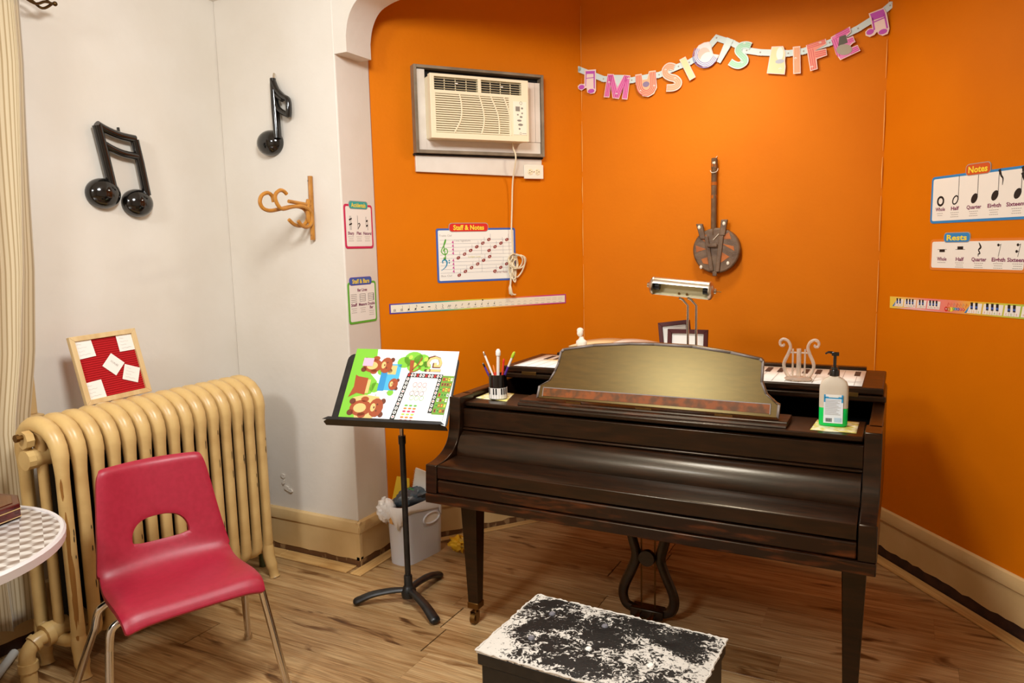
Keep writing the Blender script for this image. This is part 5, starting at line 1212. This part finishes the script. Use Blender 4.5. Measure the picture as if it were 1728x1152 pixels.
Mb().lathe([(.001, 0), (.046, 0), (.050, .004), (.044, .010), (.020, .014), (.001, .015)], 24, sy=.6).build('base', M_clear, lr)
# sanitizer bottle on a card
M_card = mat('yellow_patterned_card', '#ece7c0', .6, col2='#d8c95a', scale=36, amt=.9, lo=.45, hi=.55)
def card(label, pts, sd):
    root = thing('paper_coaster', label, 'coaster', (sum(p[0] for p in pts) / 4, sum(p[1] for p in pts) / 4, .902), 0, 'yellow paper squares on the piano'); c0 = root.location
    def fn(u, v):
        a = Vector(pts[0]).lerp(Vector(pts[1]), u); b = Vector(pts[3]).lerp(Vector(pts[2]), u); q = a.lerp(b, v); return (q.x - c0.x, q.y - c0.y, .001 + .0012 * math.sin(u * 9 + sd) * abs(v - .5))
    Mb().grid(fn, 14, 6).build('card', M_card, root, solid=.0008); return root
card('yellow patterned paper square under the hand sanitizer bottle', [(-.245, 2.476), (-.111, 2.483), (-.111, 2.640), (-.238, 2.628)], 1)
card('yellow patterned paper square under the pen cup', [(-1.508, 2.523), (-1.359, 2.509), (-1.404, 2.66), (-1.512, 2.655)], 2)
bt = thing('sanitizer_bottle', 'clear pump bottle half full of green hand sanitizer on a yellow card', 'bottle', (-.185, 2.565, .9042), math.radians(2))
M_clearb = mat('clear_bottle_plastic', '#f1e2cb', .12); q_ = M_clearb.node_tree.nodes['Principled BSDF']; q_.inputs['Transmission Weight'].default_value = .30; q_.inputs['IOR'].default_value = 1.08
M_gel = mat('green_gel', '#1fe066', .15); q_ = M_gel.node_tree.nodes['Principled BSDF']; q_.inputs['Transmission Weight'].default_value = .08; q_.inputs['IOR'].default_value = 1.3
def oval(prof, name, m, parent):
    mb = Mb(); n = 32; vs = []; fs = []
    for a, b, z in prof:
        for k in range(n):
            t = 2 * PI * k / n; c, s = math.cos(t), math.sin(t); e = .55
            vs.append((a * math.copysign(abs(c) ** e, c), b * math.copysign(abs(s) ** e, s), z))
    for i in range(len(prof) - 1):
        for k in range(n): fs.append((i * n + k, i * n + (k + 1) % n, (i + 1) * n + (k + 1) % n, (i + 1) * n + k))
    fs.append(tuple(range(n - 1, -1, -1))); fs.append(tuple((len(prof) - 1) * n + k for k in range(n)))
    return mb.add(vs, fs).build(name, m, parent, smooth=50)
oval([(.0432, .0243, .0605), (.0435, .0245, .066), (.0435, .0245, .120), (.0425, .024, .130), (.038, .022, .143), (.028, .017, .153), (.016, .013, .159), (.0125, .012, .166)], 'body', M_clearb, bt)
oval([(.038, .020, .0), (.043, .024, .004), (.0435, .0245, .060)], 'gel', M_gel, bt)
lbl = box('label', mat('label_white', '#e9eef4', .5), -.028, .029, -.0258, -.0250, .012, .105, bt, smooth=0)
f = Flat(bt, base=.0258); CY = mat('label_blue', '#2d9ccf', .5)
f.rect('label_print', CY, -.028, .029, .092, .098); f.rect('label_print', CY, -.028, -.023, .080, .105); f.rect('label_print', CY, .024, .029, .080, .105)
f.poly('label_print', M_paper, [(-.020, .105), (.021, .105), (.014, .096), (-.013, .096)], 2)
for i in range(11): f.rect('small_print', GREY, -.024, .022 - (i * 7 % 5) * .003, .040 + i * .0046, .0412 + i * .0046, 2)
for i in range(12): f.rect('barcode', INK, -.022 + i * .0016, -.0215 + i * .0016 + .0004 * (i % 3), .016, .028, 2)
f.rect('label_print', mat('pale_print', '#b9cfe2', .5), .004, .026, .016, .030, 2); f.done()
pmp = Mb().lathe([(.0005, .163), (.0155, .163), (.0155, .181), (.0145, .183), (.011, .184), (.010, .192), (.005, .193), (.005, .232), (.0005, .232)], 18).build('pump_collar', M_black, bt)
Mb().box(-.010, .012, -.006, .006, .228, .240).tube([(-.006, 0, .237), (-.020, 0, .239), (-.029, 0, .233)], [.005, .004, .003], 8).build('pump_nozzle', M_black, bt, bevel=.001)
# pen cup
cp_ = thing('pen_cup', 'black cup with a printed white piano key band, holding pens', 'cup', (-1.418, 2.548, .9042))
Mb().lathe([(.001, 0), (.036, 0), (.0365, .098), (.0335, .098), (.033, .004), (.001, .004)], 32).build('cup_body', M_black, cp_, smooth=50)
bd = Mb()
bd.lathe([(.0368, .003), (.0369, .046), (.0366, .046), (.0365, .003)], 32); bd.build('key_band', KW, cp_, smooth=50)
kk = Mb(); kl = Mb()
for i in range(21):
    a = 2 * PI * i / 21; T = Matrix.Rotation(a, 4, 'Z'); kl.box(-.0004, .0004, -.0374, -.0368, .004, .045, T)
    if i % 7 in (0, 1, 3, 4, 5): kk.box(-.0030, .0030, -.0376, -.0368, .020, .045, T)
kk.build('black_keys', INK, cp_, smooth=0)['kind'] = 'stuff'; kl.build('key_lines', GREY, cp_, smooth=0)['kind'] = 'stuff'
def pen(label, tip, top, col, r=.0042, cap=None, name='pen', cr=1.3, split=.5, low=None, ccl=.018):
    b = Vector((-1.418 + tip[0], 2.548 + tip[1], .910)); t = Vector(top); d = (t - b).normalized()
    root = thing(name, label, 'pen', b, 0, 'pens in the pen cup'); L_ = (t - b).length
    Mb().tube([(0, 0, 0), d * L_ * split], r, 10).build('barrel', low or col, root); Mb().tube([d * L_ * split, d * (L_ - ccl)], r, 10).build('barrel', col, root)
    if cap: Mb().tube([d * (L_ - ccl), d * (L_ - ccl * .7), d * (L_ - ccl * .3), d * L_], [r * cr * .9, r * cr, r * cr * .95, r * cr * .5], 12).build('cap', cap, root)
    return root
PW = mat('pen_white', '#efe6dc', .4); PPU = mat('pen_purple', '#4a2a86', .4); PR = mat('pen_red', '#d63a22', .4)
pen('white pencil with a dark band and pale eraser, leftmost in the pen cup', (.012, .004), (-1.479, 2.545, 1.090), PW, cap=M_nickel, name='pencil', cr=1.0)
pen('purple pen with a black top leaning left in the pen cup', (.010, -.008), (-1.474, 2.530, 1.046), PPU, cap=M_black, cr=1.0)
pen('white marker with a large round white cap in the middle of the pen cup', (-.002, .002), (-1.411, 2.545, 1.103), PW, r=.0065, cap=M_paper, name='marker', cr=1.55, ccl=.026)
pen('white and purple pen with a lime green cap leaning right in the pen cup', (-.012, .002), (-1.338, 2.545, 1.095), PW, r=.005, cap=mat('lime_cap', '#b9cf2f', .4), low=PPU, split=.68, cr=1.35, ccl=.026)
pen('orange flat topped marker in the pen cup', (.004, .010), (-1.444, 2.56, 1.035), PR, r=.007, name='marker', cap=ORI, cr=.5, ccl=.03)
pen('slim red pen standing behind the white marker in the pen cup', (.004, .012), (-1.397, 2.565, 1.062), PR, cap=REDI, cr=1.0)

# ================================================================== BIN
bi = thing('waste_bin', 'translucent white plastic waste bin beside the pillar with a side handle hole', 'bin', (-2.083, 2.872, 0), math.radians(-9.5))
M_bin = mat('milky_plastic', '#e2d8d8', .35); q_ = M_bin.node_tree.nodes['Principled BSDF']; q_.inputs['Subsurface Weight'].default_value = .2; q_.inputs['Transmission Weight'].default_value = .12
def bin_wall(z, k=1.0): 
    s = .92 + .08 * z / .29; return [(a * s * k, b * s * k) for a, b in rrect(-.072, .072, -.150, .150, .060, 6)]
bw_ = Mb(); zs = [0, .06, .12, .18, .24, .285, .29]; n = len(bin_wall(0)); vs = []
for z in zs: vs += [(a, b, z) for a, b in bin_wall(z, 1.0 if z < .284 else 1.02)]
for z in zs[::-1]: vs += [(a, b, max(z, .004)) for a, b in bin_wall(z, .965)]
R_n = len(zs) * 2
bw_.add(vs, [(r * n + k, r * n + (k + 1) % n, (r + 1) * n + (k + 1) % n, (r + 1) * n + k) for r in range(R_n - 1) for k in range(n)] + [tuple(range(n - 1, -1, -1)), tuple((R_n - 1) * n + k for k in range(n))]).build('bin_body', M_bin, bi, smooth=50)
Mb().tube([(.0712 + .001, .040 + .055 * math.cos(t), .196 + .026 * math.sin(t)) for t in [2 * PI * i / 24 for i in range(24)]], .005, 8, closed=True).build('handle_rim', M_bin, bi)
Mb().prism([(.040 + .052 * math.cos(t), .196 + .023 * math.sin(t)) for t in [2 * PI * i / 24 for i in range(24)]], .0705, .0722, 'x').build('handle_recess', mat('pale_bin_inside', '#efe4d4', .5), bi, smooth=0)
def crumple(name, label, cat, loc, rx, ry, rz, m, sd, amp=.25, n=26, rot=0.0, part='plastic_film'):
    root = thing(name, label, cat, loc, rot); r = random.Random(sd); mb = Mb(); W_ = [(r.uniform(2, 7), r.uniform(2, 7), r.uniform(0, 6), r.uniform(.4, 1)) for _ in range(9)]
    vs = []; fs = []; mrow = n * 2 // 3
    for j in range(mrow + 1):
        ph = -PI / 2 + PI * j / mrow
        for k in range(n):
            t = 2 * PI * k / n; s = 1 + amp * sum(w4 * math.sin(a * math.cos(t) * 2 + b * math.sin(ph) * 2 + b * math.sin(t) + c) for a, b, c, w4 in W_) / 3.2
            s *= 1 + r.uniform(-.5, .5) * amp * .35
            vs.append((rx * math.cos(ph) * math.cos(t) * s, ry * math.cos(ph) * math.sin(t) * s, rz + rz * math.sin(ph) * s))
    for j in range(mrow):
        for k in range(n): fs.append((j * n + k, j * n + (k + 1) % n, (j + 1) * n + (k + 1) % n, (j + 1) * n + k))
    mz = min(v[2] for v in vs); vs = [(a, b, c - mz) for a, b, c in vs]
    mb.add(vs, fs).build(part, m, root, smooth=28); return root
M_bag = mat('white_bag_film', '#fbf8f4', .3, spec=.6); M_gbag = mat('slate_bag_film', '#4a5a66', .35, spec=.6, col2='#2f3d48', scale=18, amt=.8)
crumple('white_bag', 'crumpled white plastic bag hanging over the left rim of the bin', 'plastic bag', (-2.150, 2.735, .205), .050, .042, .056, M_bag, 3, amp=.13, rot=.2)
lin_ = thing('bin_liner', 'white liner bag folded down over the rim of the bin', 'bin liner', (-2.085, 2.868, .20), math.radians(-9.5))
rl = random.Random(9); vs = []; ring = rrect(-.072, .072, -.150, .150, .060, 10); nn = len(ring)
drop = [.052 + .030 * math.sin(i * .55) + rl.uniform(-.010, .010) for i in range(nn)]
for lev in (0, 1, 2, 3):
    for i, (a, b) in enumerate(ring):
        k = (.93, 1.03, 1.05, 1.045)[lev] * 1.0; z = (.072, .094, .080, max(-.02, .085 - drop[i] * 1.2))[lev]; k *= 1 + rl.uniform(-.008, .008) * (lev > 1)
        vs.append((a * k, b * k, z))
Mb().add(vs, [(l * nn + i, l * nn + (i + 1) % nn, (l + 1) * nn + (i + 1) % nn, (l + 1) * nn + i) for l in range(3) for i in range(nn)]).build('liner_film', M_bag, lin_, smooth=35, solid=.001)
crumple('grey_bag', 'slate grey plastic bag bunched on top of the bin', 'plastic bag', (-2.078, 2.85, .262), .064, .110, .040, M_gbag, 7, amp=.22, rot=-.15)
Mb().prism([(0, 0), (.022, .004), (.030, .016), (.010, .022)], 0, .002, 'z', Matrix.Translation((-2.09, 2.83, .352)) @ Matrix.Rotation(.35, 4, 'Y')).build('wrapper', mat('green_wrapper', '#2b9a3a', .4))
tag(bpy.data.objects['wrapper'], 'small shiny green wrapper lying on the grey bag in the bin', 'wrapper')
yf = thing('yellow_folder', 'yellow paper folder sticking up at the back left of the bin', 'folder', (-2.160, 2.855, .240), 0)
Mb().prism([(-.055, 0), (.060, 0), (.052, .150), (-.022, .152)], -.002, .002, 'y', Matrix.Rotation(-.10, 4, 'X')).build('folder_cover', mat('yellow_card', '#e9bf2e', .5), yf, smooth=0)
nbk = thing('spiral_notebook', 'white spiral bound notebook standing in the bin', 'notebook', (-2.095, 2.90, .240), 0)
Mnb = Matrix.Rotation(.22, 4, 'Y'); Mb().box(-.035, .075, -.004, .004, 0, .195, Mnb).build('pages', M_paper, nbk, smooth=0)
for i in range(14): Mb().tube([Mnb @ Vector((-.035 + .008 * math.cos(t), .008 * math.sin(t), .03 + i * .0115)) for t in [2 * PI * q / 8 for q in range(8)]], .0009, 5, closed=True).build('coil', M_nickel, nbk)
oc = thing('orange_box', 'small orange and brown packet poking out beside the white bag in the bin', 'packet', (-2.112, 2.722, .210), -.3)
box('packet_body', mat('packet_orange', '#dca35a', .5), -.012, .012, -.005, .005, 0, .075, oc); box('packet_band', BR, -.0125, -.004, -.0056, .0056, .03, .06, oc)
crumple('crumpled_paper', 'crumpled yellow paper lying on the floor between the bin and piano leg', 'crumpled paper', (-1.905, 2.985, 0), .058, .036, .034, mat('yellow_crumple', '#e2ab1d', .5, col2='#c58d12', scale=20, amt=.7), 12, amp=.42, n=18, part='wad')

# ================================================================== CURTAIN, ROD, TABLE
def curtain_mat():
    m = mat('striped_curtain_cloth', '#d8c6a4', .85, sheen=.3); n, L, b = nodes(m); uv = n.new('ShaderNodeUVMap'); sp = n.new('ShaderNodeSeparateXYZ'); L.new(uv.outputs[0], sp.inputs[0])
    a = n.new('ShaderNodeMath'); a.operation = 'MULTIPLY'; a.inputs[1].default_value = 150.0; L.new(sp.outputs[0], a.inputs[0])
    c = n.new('ShaderNodeMath'); c.operation = 'FRACT'; L.new(a.outputs[0], c.inputs[0])
    r = n.new('ShaderNodeValToRGB'); e = r.color_ramp.elements; e[0].position, e[0].color = 0, lin('#cfbd9b'); e[1].position, e[1].color = 1, lin('#cfbd9b')
    for p, k in ((.40, '#ccba98'), (.52, '#a58d66'), (.74, '#ad966f'), (.84, '#d0be9c')): e.new(p).color = lin(k)
    L.new(c.outputs[0], r.inputs[0]); L.new(r.outputs[0], b.inputs['Base Color']); return m
ct = thing('curtain', 'beige striped floor length curtain gathered at the left window', 'curtain', (-2.885, 1.2, .17))
redge = [(.17, 1.560), (.46, 1.560), (.63, 1.555), (.88, 1.560), (1.14, 1.610), (1.47, 1.648), (1.90, 1.672), (2.22, 1.690), (2.46, 1.692)]
def edge_y(z):
    for (a, b), (c, d) in zip(redge, redge[1:]):
        if a <= z <= c: return b + (d - b) * (z - a) / (c - a)
    return redge[-1][1]
NX, NZ = 160, 40
def curt(u, v):
    z = .165 + v * 2.28 + (.012 * math.sin(u * 26) - .01) * (1 - v) ** 4 - (1 - u) * .05 * (1 - v) ** 6
    y1 = edge_y(min(max(z, .17), 2.46)); y0 = .25
    ph = (u * 13.0 + .12 * math.sin(v * 5)) * 2 * PI
    am = .020 * (1 - .35 * v)
    return (-2.885 + 2.885 - am * math.cos(ph) * 1.0 + .012 * math.sin(u * 9 + v * 4), y0 + (y1 - y0) * (u + .012 * math.sin(ph)) - 1.2, z - .17)
mb = Mb().grid(curt, NX, NZ); co_ = mb.build('cloth', curtain_mat(), ct, smooth=180)
uvl = co_.data.uv_layers.new(name='UVMap')
for lp in co_.data.loops: i = lp.vertex_index; uvl.data[lp.index].uv = ((i % NX) / (NX - 1), (i // NX) / (NZ - 1))
k = co_.modifiers.new('solid', 'SOLIDIFY'); k.thickness = .002
cr_ = thing('curtain_rod', 'bronze curtain rod with an open scroll finial above the window', 'curtain rod', (-2.90, 1.2, 2.455))
M_bronze = mat('antique_bronze', '#5c4424', .4, metal=1.0)
Mb().tube([(0, -1.1, 0), (0, .40, 0)], .011, 10).build('rod', M_bronze, cr_)
for s in (-1, 1): Mb().tube(smoothpath([(0, .40, 0), (s * .008, .46, .010 + s * .002), (s * .016, .53, -.006 - s * .012), (s * .010, .575, -.010 + s * .010), (0, .61, .004)], 5), .005, 8).build('finial_scroll', M_bronze, cr_)
Mb().tube(smoothpath([(0, .42, .004), (0, .48, .034), (0, .55, .030), (0, .60, .006)], 5), .004, 8).build('finial_scroll', M_bronze, cr_)
Mb().ball((0, .62, .006), .009, .009, .009, 12, 8).build('finial_tip', M_bronze, cr_)
Mb().tube([(0, .36, 0), (-.10, .36, 0)], .008, 8).build('bracket', M_bronze, cr_)
tbm = thing('bistro_table', 'round metal bistro table with a swirl brushed top at the left edge', 'table', (-2.44, .923, 0))
def swirl():
    m = mat('engine_turned_steel', '#cdc4bd', .34, metal=.55); n, L, b = nodes(m); tc = n.new('ShaderNodeTexCoord')
    mp = n.new('ShaderNodeMapping'); mp.inputs['Scale'].default_value = (17, 17, 17); mp.inputs['Rotation'].default_value = (0, 0, .5); L.new(tc.outputs['Object'], mp.inputs[0])
    fr_ = n.new('ShaderNodeVectorMath'); fr_.operation = 'FRACTION'; L.new(mp.outputs[0], fr_.inputs[0]); sb_ = n.new('ShaderNodeVectorMath'); sb_.operation = 'SUBTRACT'; sb_.inputs[1].default_value = (.5, .5, 0); L.new(fr_.outputs[0], sb_.inputs[0])
    sp = n.new('ShaderNodeSeparateXYZ'); L.new(sb_.outputs[0], sp.inputs[0]); at = n.new('ShaderNodeMath'); at.operation = 'ARCTAN2'; L.new(sp.outputs[1], at.inputs[0]); L.new(sp.outputs[0], at.inputs[1])
    mu = n.new('ShaderNodeMath'); mu.operation = 'MULTIPLY'; mu.inputs[1].default_value = 2.0; L.new(at.outputs[0], mu.inputs[0]); si = n.new('ShaderNodeMath'); si.operation = 'SINE'; L.new(mu.outputs[0], si.inputs[0])
    r = n.new('ShaderNodeValToRGB'); e = r.color_ramp.elements; e[0].position, e[0].color = .0, lin('#a5958c'); e[1].position, e[1].color = 1, lin('#ffffff')  # sheen of the turned swirls painted as pale and brown base colour
    ma = n.new('ShaderNodeMath'); ma.operation = 'MULTIPLY_ADD'; ma.inputs[1].default_value = .5; ma.inputs[2].default_value = .5; L.new(si.outputs[0], ma.inputs[0]); L.new(ma.outputs[0], r.inputs[0]); L.new(r.outputs[0], b.inputs['Base Color'])
    return m
Mb().lathe([(.001, .688), (.400, .688), (.400, .692), (.001, .692)], 64).build('table_top', swirl(), tbm, smooth=30)
Mb().lathe([(.400, .664), (.412, .666), (.414, .690), (.408, .697), (.399, .695), (.396, .690), (.396, .666), (.400, .664)], 64).build('rim', mat('pale_steel', '#e6e1e0', .4, metal=.2), tbm, smooth=40)
Mb().lathe([(.001, .03), (.028, .03), (.028, .665), (.001, .665)], 20).build('pedestal', M_nickel, tbm)
Mb().lathe([(.001, 0), (.20, 0), (.20, .012), (.12, .03), (.03, .05), (.001, .05)], 32).build('base', M_blackmetal, tbm)
jb = thing('wooden_box', 'dark red wooden octagonal box with pale inlay lines on the bistro table', 'box', (-2.55, 1.185, .6975), math.radians(12))
M_rw = mat('rosewood', '#5a1413', .22, col2='#3a0c0c', scale=6, amt=.8, stretch=(1, 8, 8), coat=.3)
oc8 = lambda r: [(r * math.cos(PI / 8 + PI / 4 * i) * 1.0, r * math.sin(PI / 8 + PI / 4 * i) * .78) for i in range(8)]
Mb().prism(oc8(.148), 0, .026, 'z').build('box_base', M_rw, jb, smooth=0, bevel=.002); Mb().prism(oc8(.1485), .0285, .044, 'z').build('box_lid', M_rw, jb, smooth=0, bevel=.003)
Mb().prism(oc8(.125), .0435, .0462, 'z').build('lid_panel', mat('burl_lid', '#6b3a1a', .2, col2='#43200e', scale=26, amt=.9, coat=.3), jb, smooth=0, bevel=.001)
for z in (.0265, .002): Mb().prism(oc8(.1492), z, z + .0022, 'z').build('inlay_line', mat('pale_inlay', '#d3b27a', .4), jb, smooth=0)
